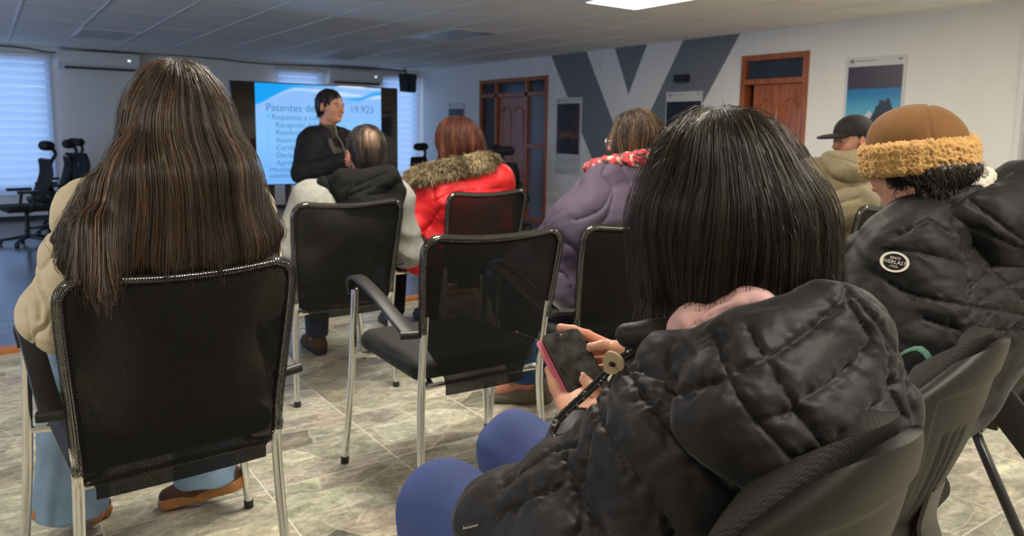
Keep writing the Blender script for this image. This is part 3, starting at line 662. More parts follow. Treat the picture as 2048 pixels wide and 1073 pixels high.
def poster(y, z, w, h, pw, ph, pz, pic, label, body=True):
    e = empty('poster', (WALL_X-0.008, y, z), 0, label, 'poster')
    box('sheet', (0.0, -w/2, -h/2), (0.006, w/2, h/2), MT['paper'], e)
    o = paint_grid('picture', e, pw, ph, 70, 100, pic, MT['col_print'], -0.002); o.location.z = pz
    bm = bmesh.new(); g = 0.10
    bm.free(); pg = mat('print_grey', (0.22, 0.23, 0.22), 0.5)
    box('emblem', (-0.002, w*0.36, h/2-0.055), (0.0, w*0.43, h/2-0.020), pg, e)
    box('heading', (-0.002, -w*0.02, h/2-0.042), (0.0, w*0.33, h/2-0.034), pg, e); box('corner_mark', (-0.002, -w*0.43, h/2-0.048), (0.0, -w*0.37, h/2-0.028), pg, e)
    if body:
        bm = bmesh.new(); zt = pz-ph/2-0.05
        for i, L_ in enumerate((0.86, 0.8, 0.84, 0.5, 0.0, 0.78, 0.82, 0.3)):
            if L_: add_box(bm, (-0.002, w*0.43-w*L_, zt-i*0.035-0.010), (0.0, w*0.43, zt-i*0.035))
        add_box(bm, (-0.002, w*0.38, zt+0.015), (0.0, w*0.43, zt+0.035)); bmo('body_text', bm, mat('print_pale', (0.40, 0.41, 0.41), 0.5), e)
poster(9.225, 1.115, 0.64, 1.19, 0.55, 0.78, 0.115, pic_path, 'tall poster with a dark reddish street scene right of the wide door')
poster(6.87, 1.13, 0.62, 1.19, 0.59, 0.82, 0.06, pic_night, 'dark poster on the grey painted band below the small black wall box')
poster(4.31, 1.40, 0.64, 1.19, 0.58, 0.96, 0.02, pic_lake, 'poster with a blue sky, dark trees and a snowy peak, behind the black cap', body=False)
poster(12.62, 1.30, 0.62, 0.80, 0.56, 0.62, -0.02, pic_night, 'small dark poster near the far corner above the red-brown hair', body=False)
tag(box('wall_lamp', (WALL_X-0.10, 6.79, 1.845), (WALL_X, 6.98, 1.94), MT['black_matte'], bevel=0.008), 'small black box lamp on the grey band above a dark poster', 'wall lamp')
o = bmo('smoke_detector', (lambda b: (bmesh.ops.create_cone(b, cap_ends=True, segments=24, radius1=0.05, radius2=0.04, depth=0.03), b)[1])(bmesh.new()), MT['white_plastic'], smooth=True)
o.rotation_euler = (0, -PI/2, 0); o.location = (WALL_X-0.015, 8.5, 2.17); tag(o, 'small round white device high on the white band between the grey bands', 'detector')
o = tag(box('wall_socket', (WALL_X-0.012, 3.60, 1.08), (WALL_X, 3.68, 1.17), MT['white_plastic'], bevel=0.004), 'small white switch plate on the white wall right of the fur-rimmed hat', 'switch')

# ---- the big screen with the slide
TY = 8.0; tx0, tx1, tz0, tz1 = 2.107, 3.975, 0.577, 1.655
e = empty('presentation_screen', ((tx0+tx1)/2, TY, FAR_FLOOR), 0, 'large black display on a floor stand showing a light-blue slide', 'screen')
zc = (tz0+tz1)/2-FAR_FLOOR; W2 = (tx1-tx0)/2; H2 = (tz1-tz0)/2
box('display_panel', (-W2, 0, zc-H2), (W2, 0.06, zc+H2), MT['black_gloss'], e, 0.006)
MT['slide'] = mat('lit_slide', (0, 0, 0), 0.3); nt, N, L = nodes(MT['slide']); a = N.new('ShaderNodeAttribute'); a.attribute_name = 'Col'; N['Principled BSDF'].inputs['Specular IOR Level'].default_value = 0.1; L.new(a.outputs['Color'], N['Principled BSDF'].inputs['Emission Color']); N['Principled BSDF'].inputs['Emission Strength'].default_value = 0.80
N['Principled BSDF'].inputs['Base Color'].default_value = (0.01, 0.01, 0.01, 1)
def slide(u, v):
    c = blend(np.tile(np.array([0.19, 0.47, 0.97]), (len(u), 1)), (0.25, 0.56, 1.0), sm(0.0, 0.5, v))
    c = blend(c, (0.27, 0.50, 0.98), sm(0.6, 0.85, v)*0.7)
    arc = 0.955-0.62*(u-0.34)**2-0.10*sm(0.32, 0, u)          # boundary of the saturated wave on the left
    t = sm(arc-0.01, arc+0.015, v)*(u < 0.72); c = blend(c, (0.0, 0.36, 0.93), t*sm(0.75, 0.15, u))
    l1 = np.exp(-((v-arc)/0.012)**2)*sm(0.0, 0.35, u)*sm(0.75, 0.4, u); c = blend(c, (0.55, 0.80, 1.0), l1*0.8)
    a2 = 0.875-0.055*np.sin((u-0.62)*4.6)+0.10*(u-0.6); l2 = np.exp(-((v-a2-0.05)/0.022)**2)*sm(0.35, 0.62, u); c = blend(c, (0.72, 0.88, 1.0), l2*0.8)
    a3 = 0.925-0.13*(1-((u-0.98)/0.42)**2)*sm(0.6, 1.05, 1.62-u)-0.0; band = np.exp(-((v-(0.875+0.07*sm(0.78, 1.0, u)))/0.022)**2)*sm(0.62, 0.8, u); c = blend(c, (0.0, 0.38, 0.93), band)
    c = blend(c, (0.55, 0.80, 1.0), sm(0.96, 1.0, v)*sm(0.5, 0.8, u)*0.7)
    return c
sx0, sx1 = 2.350, 3.765; sw = sx1-sx0; n = (160, 120)
u, v = np.meshgrid(np.linspace(0, 1, n[0]), np.linspace(0, 1, n[1]), indexing='ij'); u = u.ravel(); v = v.ravel()
cxs = (tx0+tx1)/2; V = np.stack([sx0-cxs+sw*u, np.full(u.shape, -0.003), zc-H2+0.012+(2*H2-0.024)*v], 1); I = np.arange(len(u)).reshape(n)
F = np.stack([I[:-1, :-1], I[1:, :-1], I[1:, 1:], I[:-1, 1:]], -1).reshape(-1, 4)
slide_o = npmesh('slide', V, F, MT['slide'], e, col=slide(u, v), smooth=False)
def text_mesh(name, s, size, loc, rot_, m, parent, shear=0.0, align='LEFT', ext=0.0):
    cu = bpy.data.curves.new(name, 'FONT'); cu.body = s; cu.size = size; cu.shear = shear; cu.align_x = align; cu.extrude = ext; cu.resolution_u = 3
    t = bpy.data.objects.new(name, cu); COL.objects.link(t); bpy.context.view_layer.update()
    me = bpy.data.meshes.new_from_object(t.evaluated_get(bpy.context.evaluated_depsgraph_get())); bpy.data.objects.remove(t)
    o = link(name, me, m, parent, smooth=False); o.location = loc; o.rotation_euler = rot_; return o
MT['ink'] = mat('slide_ink', (0, 0, 0), 0.5, emis=(0.035, 0.16, 0.38), estr=1.0); MT['ink2'] = mat('slide_ink_light', (0, 0, 0), 0.5, emis=(0.03, 0.42, 0.85), estr=1.0)
def st(s, size, fx, fy, m='ink', parent=slide_o): return text_mesh('slide_text', s, size, (sx0-cxs+fx, -0.006, zc+H2-fy), (PI/2, 0, 0), MT[m], parent)
st('Patentes de Alcoh', 0.113, 0.105, 0.298); st('19,925', 0.108, 1.035, 0.292)
st('\u2022', 0.12, 0.11, 0.395, 'ink2'); st('Requisitos a cumplir:', 0.078, 0.165, 0.385)
for i, s in enumerate(('Recepci\u00f3n defi', 'Resoluci\u00f3n', 'Autorizaci\u00f3n', 'Certificado', 'Declaraci\u00f3n', 'Aprobaci\u00f3n')):
    st(s, 0.076, 0.205, 0.466+0.0795*i); st('%d.' % (i+1), 0.055, 0.11, 0.462+0.0795*i, 'ink2')
st('Montos y caract', 0.072, 0.130, 0.935); st('establecidos en la', 0.072, 0.130, 0.998)
st_ = bmesh.new()
for x in (-0.52, -0.34, 0.34, 0.52): add_box(st_, (x-0.028, 0.06, 0.05), (x+0.028, 0.10, zc+0.2))
add_box(st_, (-0.62, -0.22, 0.0), (-0.56, 0.38, 0.07)); add_box(st_, (0.56, -0.22, 0.0), (0.62, 0.38, 0.07)); add_box(st_, (-0.62, 0.05, 0.03), (0.62, 0.11, 0.09)); add_box(st_, (-0.58, 0.06, 0.45), (0.58, 0.10, 0.52))
bmo('stand', st_, MT['black_plastic'], e)

# ---- ergonomic office chairs stored at the back
def office_chair(x, y, rz, label, sc=1.0, grp=None):
    e = empty('office_chair', (x, y, FAR_FLOOR), rz, label, 'office chair', grp)
    m = MT['black_plastic']
    bm = bmesh.new()
    for k in range(5):
        a = 2*PI*k/5; tube(bm, [(0, 0, 0.10), (0.30*math.cos(a), 0.30*math.sin(a), 0.06)], [0.026, 0.016], 8)
    tube(bm, [(0, 0, 0.08), (0, 0, 0.42)], 0.025, 10); bmo('base', bm, m, e, smooth=True)
    for k in range(5):
        a = 2*PI*k/5; c = Vector((0.30*math.cos(a), 0.30*math.sin(a), 0.028)); t = Vector((-math.sin(a), math.cos(a), 0))*0.022
        tube_obj('caster', [c-t, c+t], 0.028, m, e)
    S = Shape(); S.box((0, 0.02, 0.46), (0.24, 0.24, 0.04), rd=0.035); shape_obj('seat', S, 0.012, MT['seat_fabric'], e)
    bm = bmesh.new(); tube(bm, smooth_path([(0, -0.15, 0.42), (0, -0.30, 0.55), (0, -0.28, 0.75), (0, -0.30, 1.0), (0, -0.36, 1.12), (0, -0.33, 1.2)], 5), 0.022, 8); bmo('spine', bm, m, e, smooth=True)
    V = []; F = []; n = 13
    for i in range(n):
        for j in range(n):
            u_ = i/(n-1)*2-1; v_ = j/(n-1); w = 0.20+0.05*math.sin(v_*PI); V.append((u_*w, -0.22-0.06*v_+0.05*u_*u_+0.03*math.cos(v_*5), 0.58+0.48*v_))
    for i in range(n-1):
        for j in range(n-1): F.append((i*n+j, (i+1)*n+j, (i+1)*n+j+1, i*n+j+1))
    o = npmesh('backrest', V, F, MT['seat_fabric'], e); s_ = o.modifiers.new('s', 'SOLIDIFY'); s_.thickness = 0.018
    bm = bmesh.new(); P = [(s*(0.2+0.05*math.sin(t*PI))*1.0, -0.235-0.06*t+0.05+0.03*math.cos(t*5), 0.58+0.48*t) for s, t in [(-1, i/8) for i in range(9)]+[(1, 1-i/8) for i in range(9)]]
    tube(bm, P+[P[0]], 0.014, 8); bmo('back_frame', bm, m, e, smooth=True)
    S = Shape()
    for i in range(5): a = -0.7+0.35*i; S.cone((0.10*math.sin(a*1.6), -0.30+0.035*math.cos(a*3)*-1+0.03, 1.23+0.0*i), (0.13*math.sin((a+0.35)*1.3), -0.27, 1.23), 0.052, 0.052, 0.04)
    shape_obj('headrest', S, 0.012, MT['seat_fabric'], e)
    for s in (-1, 1):
        bm = bmesh.new(); tube(bm, smooth_path([(s*0.18, 0, 0.42), (s*0.29, 0, 0.46), (s*0.29, -0.02, 0.62), (s*0.28, 0, 0.66)], 4), 0.018, 8); add_box(bm, (s*0.28-0.04, -0.13, 0.655), (s*0.28+0.04, 0.14, 0.69)); bmo('armrest', bm, m, e)
office_chair(0.42, 11.2, 1.75, 'black office chair with a separate headrest seen from the side, leftmost by the far window')
office_chair(0.74, 12.25, 1.6, 'black office chair right of the leftmost one by the far window')
office_chair(1.00, 13.25, 2.2, 'black office chair standing behind the other two by the far window')
office_chair(5.62, 11.0, 0.5, 'black office chair with an oval headrest right of the big screen in the corner')
office_chair(6.02, 8.9, -0.5, 'black office chair in shadow behind the fur collar')
office_chair(6.75, 9.6, -2.2, 'black office chair with tilted headrest in front of the wide wooden door')
# ================================================================== CHAIRS
def sweep_rect(bm, P, w, h, seg=10, wf=None):
    """flat rounded bar along a path in the local YZ plane; w across X"""
    P = [Vector(p) for p in P]; rings = []
    for i, p in enumerate(P):
        t = (P[min(i+1, len(P)-1)]-P[max(i-1, 0)]).normalized(); x = Vector((1, 0, 0)); x = (x-t*x.dot(t)).normalized(); y = t.cross(x)
        ww = w*(wf(i/(len(P)-1)) if wf else 1)
        R = []
        for k in range(seg*2):
            a = PI*k/seg; c, s = math.cos(a), math.sin(a); R.append(bm.verts.new(p+x*math.copysign(abs(c)**0.5, c)*ww+y*math.copysign(abs(s)**0.5, s)*h))
        rings.append(R)
    n = seg*2
    for a, b in zip(rings, rings[1:]):
        for k in range(n): bm.faces.new((a[k], a[(k+1) % n], b[(k+1) % n], b[k]))
    bm.faces.new(rings[0][::-1]); bm.faces.new(rings[-1])

def visitor_chair(cut=0.50, apron=0.15):
    e = empty('visitor_chair'); ZT, ZB, R = 0.868, 0.375, 0.055
    def prof(z): t = (z-0.40)/0.46; return -0.075*max(t, 0)**1.25-0.014*max(0.0, 1-max(t, 0)*4)
    def wid(z):
        w = 0.222+0.024*sm(0.45, 0.85, np.array(z))
        if z > ZT-R: w = w-R+math.sqrt(max(R*R-(z-(ZT-R))**2, 0))
        if z < cut: t = float(sm(0, 1, np.array((cut-z)/(cut-0.40)))); w = w*(1-t)+apron*t
        return float(w)
    def pt(u, z, off=0.0):
        w = wid(z); x = u*w; sag = 0.030*(1-u*u)*math.sin(min(max((z-0.36)/0.5, 0), 1)*PI)**0.7
        zz = z+0.020*(x/0.24)**2*float(sm(0.6, 0.86, np.array(z)))-0.008
        return (x, prof(z)-sag-off, zz)
    # sheet of see-through mesh
    nz, nu = 46, 29; zs = list(np.linspace(ZB, ZT-R, 34))+[ZT-R+R*math.sin(t) for t in np.linspace(0.12, PI/2, 12)]
    V, UV = [], []
    for z in zs:
        for u in np.linspace(-1, 1, nu): p = pt(u, z); V.append(p); UV.append((p[0], p[2]))
    F = [(i*nu+j, i*nu+j+1, (i+1)*nu+j+1, (i+1)*nu+j) for i in range(nz-1) for j in range(nu-1)]
    npmesh('backrest', V, F, MT['chair_mesh'], e, uv=UV)
    # chrome frame inside the woven sleeve
    zz = [z for z in zs if z > cut-0.01]
    side = [pt(-1, z) for z in zz]; other = [pt(1, z) for z in zz][::-1]
    top = [pt(u, ZT) for u in np.linspace(-0.9, 0.9, 15)]
    path = side+top+other
    tube_obj('back_frame', path, 0.0095, MT['chrome'], e, 10)
    Vt, Ft, Ut = tube_data(path, 0.0140, 14, uvs=True); npmesh('mesh_sleeve', Vt, Ft, MT['chair_mesh_rim'], e, uv=Ut)
    lab = {}
    for s in (-1, 1):
        fr = pt(s, max(cut, 0.40))
        l = tube_obj('leg', smooth_path([(s*0.236, -0.035, 0.012), (s*0.228, -0.008, 0.22), (s*0.222, 0.0, 0.40), (s*0.223, prof(cut), cut), (s*0.225, prof(cut+0.05), cut+0.05)], 4), 0.0125, MT['chrome'], e)
        tube_obj('rubber_foot', [(s*0.2362, -0.0352, 0.0), (s*0.2355, -0.034, 0.025)], 0.0145, MT['rubber'], l)
        l = tube_obj('leg', smooth_path([(s*0.300, 0.455, 0.012), (s*0.275, 0.448, 0.30), (s*0.262, 0.440, 0.60), (s*0.262, 0.440, 0.635)], 4), 0.0125, MT['chrome'], e)
        tube_obj('rubber_foot', [(s*0.3003, 0.4552, 0.0), (s*0.299, 0.4545, 0.025)], 0.0145, MT['rubber'], l)
        bm = bmesh.new()
        sweep_rect(bm, smooth_path([(s*0.262, 0.455, 0.615), (s*0.262, 0.462, 0.645), (s*0.262, 0.445, 0.672), (s*0.262, 0.39, 0.680), (s*0.262, 0.25, 0.652), (s*0.262, 0.10, 0.606), (s*0.262, 0.022, 0.583), (s*0.262, 0.005, 0.578)], 5), 0.024, 0.0085, 6, wf=lambda t: 0.72+0.28*float(sm(0, 0.3, np.array(t))))
        tube(bm, [(s*0.290, 0.004, 0.575), (s*0.215, -0.02, 0.575)], 0.0125, 10)
        bmo('armrest', bm, MT['black_plastic'], e, smooth=True)
    bm = bmesh.new()
    for s in (-1, 1):
        tube(bm, smooth_path([(s*0.222, 0.0, 0.40), (s*0.20, 0.02, 0.398), (s*0.17, 0.05, 0.397), (s*0.17, 0.25, 0.397), (s*0.19, 0.40, 0.397), (s*0.262, 0.445, 0.395)], 4), 0.0105, 8)
    tube(bm, smooth_path([(-0.222, 0.0, 0.395), (-0.19, 0.012, 0.395), (0.0, 0.014, 0.395), (0.19, 0.012, 0.395), (0.222, 0.0, 0.395)], 3), 0.0095, 8); tube(bm, [(-0.19, 0.40, 0.39), (0.19, 0.40, 0.39)], 0.0095, 8)
    bmo('seat_frame', bm, MT['chrome'], e, smooth=True)
    S = Shape(); S.box((0, 0.255, 0.440), (0.232, 0.225, 0.036), rd=0.034).cone((-0.19, 0.455, 0.437), (0.19, 0.455, 0.437), 0.034, 0.034, 0.02).ell((0, 0.24, 0.462), (0.2, 0.19, 0.02), k=0.03)
    shape_obj('seat', S, 0.010, MT['seat_fabric'], e)
    return e
GV = 'mesh-backed visitor chairs with chrome legs'
spots = [(0.35, 1.835, 0.06, 'black mesh chair of the long-haired person in the cream jacket', 0.45, 0.19),
         (1.285, 1.98, -0.03, 'empty black mesh chair in the middle of the view', 0.585, 0.145),
         (1.875, 1.955, -0.06, 'black mesh chair of the purple jacket wearer, right of the empty chair', 0.5, 0.15),
         (1.28, 3.11, 0.02, 'black mesh chair behind the man with the grey jacket and black hood', 0.46, 0.17),
         (2.13, 3.325, 0.05, 'black mesh chair of the woman in the red coat', 0.5, 0.15),
         (3.40, 1.90, -0.02, 'black mesh chair behind the khaki jacket, left of the fur-rimmed hat', 0.5, 0.15)]
protos = {}
for x, y, rz, lab, cut, ap in spots:
    if (cut, ap) not in protos: protos[(cut, ap)] = c = visitor_chair(cut, ap)
    else: c = copy_tree(protos[(cut, ap)])
    c.location = (x, y, 0); c.rotation_euler = (0, 0, rz); tag(c, lab, 'chair', GV)
    for o in COL.objects: pass

def shell_chair():
    """conference chair: ribbed plastic back shell, padded woven front, black tube legs"""
    e = empty('conference_chair'); n, m_ = 45, 41
    def pt(u, v, off=0.0, wsc=1.0, top=0.0, rib=False):
        W = (0.150+0.098*float(sm(0.0, 0.85, np.array(v))))*wsc
        vv = max(0.0, (v-0.62)/0.38); w = W*(1-vv**3.2*0.42); wb = max(0.0, (0.12-v)/0.12); w *= 1-0.25*wb**2
        z = 0.40+0.425*v+top*v-0.055*abs(u)**3*vv**1.0
        y = 0.035-0.125*v-0.02*math.sin(v*PI)+0.085*abs(u)**2.2*(0.35+0.65*v)+off
        if rib:
            a = float(sm(0.74, 0.70, np.array(abs(u))))*float(sm(0.84, 0.80, np.array(v)))*float(sm(0.03, 0.07, np.array(v))); y += 0.007*a
            b = float(sm(0.80, 0.72, np.array(abs(u)+0.9*max(0, v-0.60))))*1.0
            for g in (0.50, 0.36, 0.22):
                q = abs(abs(u)-g); y += 0.006*math.exp(-(q/0.035)**2)*float(sm(0.66, 0.60, np.array(v)))*float(sm(0.05, 0.09, np.array(v)))
            y -= 0.006*float(sm(0.80, 0.97, np.array(v)))
        return (w*u, y, z)
    def grid(name, off, wsc, top, m, rib, th):
        V = [pt(u, v, off, wsc, top, rib) for v in np.linspace(0, 1, m_*2) for u in np.linspace(-1, 1, n*2)]; N_ = n*2
        F = [(i*N_+j, i*N_+j+1, (i+1)*N_+j+1, (i+1)*N_+j) for i in range(m_*2-1) for j in range(N_-1)]
        o = npmesh(name, V, F, m, e); s_ = o.modifiers.new('thickness', 'SOLIDIFY'); s_.thickness = th; s_.offset = -1
        b = o.modifiers.new('bevel', 'BEVEL'); b.width = min(abs(th)*0.4, 0.007); b.segments = 3; b.limit_method = 'ANGLE'; b.angle_limit = 1.0; return o
    grid('back_shell', 0.0, 1.0, 0.0, MT['grain_plastic'], True, 0.016)
    grid('back_pad', 0.020, 0.955, 0.012, MT['woven'], False, 0.034)
    S = Shape(); S.box((0, 0.26, 0.425), (0.235, 0.235, 0.035), rd=0.034).cone((-0.17, 0.49, 0.42), (0.17, 0.49, 0.42), 0.034, 0.034, 0.03); shape_obj('seat', S, 0.010, MT['woven'], e)
    bm = bmesh.new(); add_box(bm, (-0.20, 0.06, 0.375), (0.20, 0.44, 0.395)); bmo('seat_pan', bm, MT['grain_plastic'], e, smooth=True, bevel=0.006)
    for s in (-1, 1):
        for f, y0, y1 in ((0, 0.14, -0.10), (1, 0.36, 0.56)):
            l = tube_obj('leg', smooth_path([(s*0.10, y0, 0.37), (s*0.20, y0*0.8+y1*0.2, 0.33), (s*0.255, y0*0.35+y1*0.65, 0.16), (s*0.275, y1, 0.010)], 6), 0.0145, MT['black_tube'], e, 10)
            tube_obj('rubber_foot', [(s*0.275, y1, 0.0), (s*0.2745, y1*0.995, 0.02)], 0.015, MT['rubber'], l)
    bm = bmesh.new(); sweep_rect(bm, smooth_path([(0.0, 0.06, 0.375), (0, 0.0, 0.385), (0, 0.012, 0.44), (0, 0.0, 0.52)], 5), 0.05, 0.009, 6); bmo('back_bracket', bm, MT['black_tube'], e, smooth=True)
    return e
MT['woven'] = mat('black_woven_upholstery', (0.010, 0.0095, 0.009), 0.66, bump=0.0, spec=0.3)
nt, N, L = nodes(MT['woven']); tc = N.new('ShaderNodeTexCoord'); mp = N.new('ShaderNodeMapping'); mp.inputs['Rotation'].default_value = (0.3, 0.3, 0.78); L.new(tc.outputs['Object'], mp.inputs[0])
ck = N.new('ShaderNodeTexVoronoi'); ck.inputs['Scale'].default_value = 330; ck.inputs['Randomness'].default_value = 0.15; L.new(mp.outputs[0], ck.inputs['Vector'])
bp = N.new('ShaderNodeBump'); bp.inputs['Strength'].default_value = 0.8; bp.inputs['Distance'].default_value = 0.0015; bp.invert = True; L.new(ck.outputs['Distance'], bp.inputs['Height']); L.new(bp.outputs[0], N['Principled BSDF'].inputs['Normal'])
MT['black_tube'] = mat('black_painted_tube', (0.02, 0.02, 0.022), 0.3)
sc1 = shell_chair(); sc1.location = (0.800, 0.485, 0); sc1.rotation_euler = (0, 0, 0.10); sc1.scale = (1, 1, 1.045); tag(sc1, 'black conference chair of the person with the phone', 'chair', 'ribbed conference chairs in the nearest row')
sc2 = copy_tree(sc1); sc2.scale = (1, 1, 1); sc2.location = (1.485, 0.665, 0); sc2.rotation_euler = (0, 0, 0.16); sc2['label'] = 'black conference chair with ribbed back shell, below the fur-rimmed hat wearer'
sc3 = copy_tree(sc1); sc3.scale = (1, 1, 1); sc3.location = (2.50, 0.86, 0); sc3.rotation_euler = (0, 0, 0.16); sc3['label'] = 'black conference chair with armrest and brown tablet at the right edge'
bm = bmesh.new(); sweep_rect(bm, [(-0.30, -0.02, 0.62), (-0.30, 0.10, 0.645), (-0.30, 0.26, 0.645)], 0.028, 0.011, 6); add_box(bm, (-0.312, 0.06, 0.395), (-0.288, 0.12, 0.64)); add_box(bm, (-0.30, 0.07, 0.38), (-0.12, 0.11, 0.395)); bmo('armrest', bm, MT['black_tube'], sc3, smooth=False)
bm = bmesh.new(); add_box(bm, (-0.345, 0.02, 0.42), (-0.325, 0.30, 0.62)); bmo('writing_tablet', bm, mat('brown_laminate', (0.075, 0.026, 0.012), 0.35), sc3, bevel=0.004, smooth=True)
bm = bmesh.new(); sweep_rect(bm, [(-0.37, 0.17, 0.66), (-0.37, 0.05, 0.55), (-0.37, -0.09, 0.395)], 0.012, 0.045, 6); bmo('tablet_arm', bm, MT['black_matte'], sc3, smooth=True)
# ================================================================== PEOPLE
SKIN = np.array([0.56, 0.29, 0.20])
MT['skin'] = mat('skin', (1, 1, 1), 0.48, attr=True, bump=0.12, bscale=300, bdist=0.001)
MT['skin'].node_tree.nodes['Principled BSDF'].inputs['Subsurface Weight'].default_value = 0.12
MT['skin'].node_tree.nodes['Principled BSDF'].inputs['Subsurface Radius'].default_value = (0.01, 0.004, 0.002)
MT['eye_white'] = mat('eye_white', (0.38, 0.36, 0.34), 0.3); MT['iris'] = mat('dark_iris', (0.02, 0.012, 0.008), 0.1)
def A(*v): return np.array(v, float)
def unit(v): return v/np.linalg.norm(v)

def pose(x, y, yaw=0.0, lean=0.0, side=0.0, s=1.0, seat=0.46, spread=0.12, head=(0, 0.03, 0.15), hrot=(0, 0, 0), upper=None, **ov):
    z0 = seat+0.085
    up = dict(chest=A(0, -0.01, 0.30), neck=A(0, 0.0, 0.43), shL=A(-0.165, 0, 0.375), shR=A(0.165, 0, 0.375), elL=A(-0.23, 0.08, 0.12), elR=A(0.23, 0.08, 0.12),
              wrL=A(-0.13, 0.28, 0.09), wrR=A(0.13, 0.28, 0.09))
    if upper: up.update({k: A(*v) for k, v in upper.items()})
    up['head'] = up['neck']+A(*head)
    R = np.array(Matrix.Rotation(-lean, 3, 'X') @ Matrix.Rotation(side, 3, 'Y')); Z = np.array(Matrix.Rotation(yaw, 3, 'Z'))
    J = {}
    for k, v in up.items(): J[k] = Z @ (R @ v*s)+A(x, y, z0)
    for k, v in dict(hipL=(-0.085, 0, 0), hipR=(0.085, 0, 0), knL=(-spread, 0.43, 0.01), knR=(spread, 0.43, 0.01), pelvis=(0, 0, 0)).items(): J[k] = Z @ (A(*v)*s)+A(x, y, z0)
    for q in 'LR': J['an'+q] = A(J['kn'+q][0], J['kn'+q][1]+0.02, 0.09); J['toe'+q] = J['an'+q]+Z @ A(0, 0.13, -0.05)
    for k, v in ov.items(): J[k] = A(*v)
    J['s'] = s; J['yaw'] = yaw; J['hR'] = rot(*hrot); J['hs'] = s
    return J
def torso(J, g=0.0, k=0.06, S=None, deep=0.0, low=True):
    S = S or Shape(); sd = unit(J['shR']-J['shL']); s = J['s']
    if low: S.cone(J['hipL'], J['hipR'], 0.105*s+g, 0.105*s+g, k)
    lo = J['pelvis']+A(0, 0, 0.04)
    for q in (-1, 1):
        S.cone(lo+sd*q*0.055*s, J['chest']+sd*q*0.065*s, 0.098*s+g, 0.112*s+g+deep, k)
        S.cone(J['chest']+sd*q*0.065*s, (J['shL'] if q < 0 else J['shR'])*0.55+J['neck']*0.45-A(0, 0, 0.035), 0.112*s+g+deep, 0.060*s+g*0.8, k)
    S.cone(J['neck']-A(0, 0, 0.01), J['shL'], 0.045*s+g*0.7, 0.052*s+g, k); S.cone(J['neck']-A(0, 0, 0.01), J['shR'], 0.045*s+g*0.7, 0.052*s+g, k)
    return S
def arm(S, J, q, g=0.0, k=0.03, end=1.0, gw=None):
    s = J['s']; sh, el, wr = J['sh'+q], J['el'+q], J['wr'+q]; w = el+(wr-el)*end; gw = g if gw is None else gw
    S.cone(sh, el, 0.050*s+g, 0.040*s+g, k); S.cone(el, w, 0.040*s+g, 0.027*s+gw, k); return S
def legs(S, J, g=0.0, k=0.03, hem=1.0, flare=0.0, cut=False):
    s = J['s']
    for q in 'LR':
        h, n, a = J['hip'+q], J['kn'+q], J['an'+q]; S.cone(h, n, 0.088*s+g, 0.058*s+g, k); e = n+(a-n)*hem; S.cone(n, e, 0.058*s+g, 0.038*s+g+flare, k)
        if cut: S.box(e+A(0, 0, -0.078), (0.13, 0.13, 0.08), None, 0.004, 0.006, True)
    return S
def head(S, c, R, s=1.0, k=0.012, neck=None):
    W = lambda *v: c+R @ (A(*v)*s)
    E = lambda p, r, k_=k, sub=False, RR=None: S.ell(W(*p), A(*r)*s, R if RR is None else R @ RR, k_*s, sub)
    E((0, -0.012, 0.028), (0.074, 0.094, 0.088), 0.02); E((0, 0.032, -0.020), (0.060, 0.055, 0.085), 0.03); E((0, 0.035, -0.072), (0.045, 0.046, 0.038), 0.03)
    for q in (-1, 1): E((q*0.037, 0.058, -0.024), (0.024, 0.022, 0.028), 0.02)
    S.cone(W(-0.034, 0.079, 0.022), W(0.034, 0.079, 0.022), 0.011*s, 0.011*s, 0.014*s)
    for q in (-1, 1): E((q*0.031, 0.097, 0.003), (0.014, 0.012, 0.009), 0.012, True)
    S.cone(W(0, 0.086, 0.012), W(0, 0.106, -0.024), 0.006*s, 0.0115*s, 0.008*s)
    for q in (-1, 1): S.ell(W(q*0.011, 0.096, -0.028), A(0.007, 0.009, 0.006)*s, R, 0.006*s)
    E((0, 0.086, -0.0495), (0.022, 0.010, 0.0055), 0.004); E((0, 0.084, -0.0605), (0.019, 0.010, 0.0065), 0.005); E((0, 0.074, -0.088), (0.018, 0.014, 0.014), 0.015)
    for q in (-1, 1):
        E((q*0.079, -0.010, -0.006), (0.008, 0.019, 0.031), 0.006, RR=np.array(Matrix.Rotation(-q*0.35, 3, 'Z'))); E((q*0.088, -0.006, -0.003), (0.006, 0.011, 0.018), 0.005, True)
    b = W(0, -0.028, -0.075); S.cone(b, (neck if neck is not None else W(0, -0.045, -0.17)), 0.052*s, 0.058*s, 0.03)
    return S
def eyes(parent, c, R, s=1.0):
    for q in (-1, 1):
        o = c+R @ (A(q*0.031, 0.0755, 0.003)*s); S = Shape().ell(o, A(0.0118, 0.0118, 0.0105)*s); e = shape_obj('eye', S, 0.0015, MT['eye_white'], parent)
        S = Shape().ell(c+R @ (A(q*0.031+0.001, 0.0855, 0.003)*s), A(0.0056, 0.003, 0.0056)*s); shape_obj('iris', S, 0.0009, MT['iris'], e)
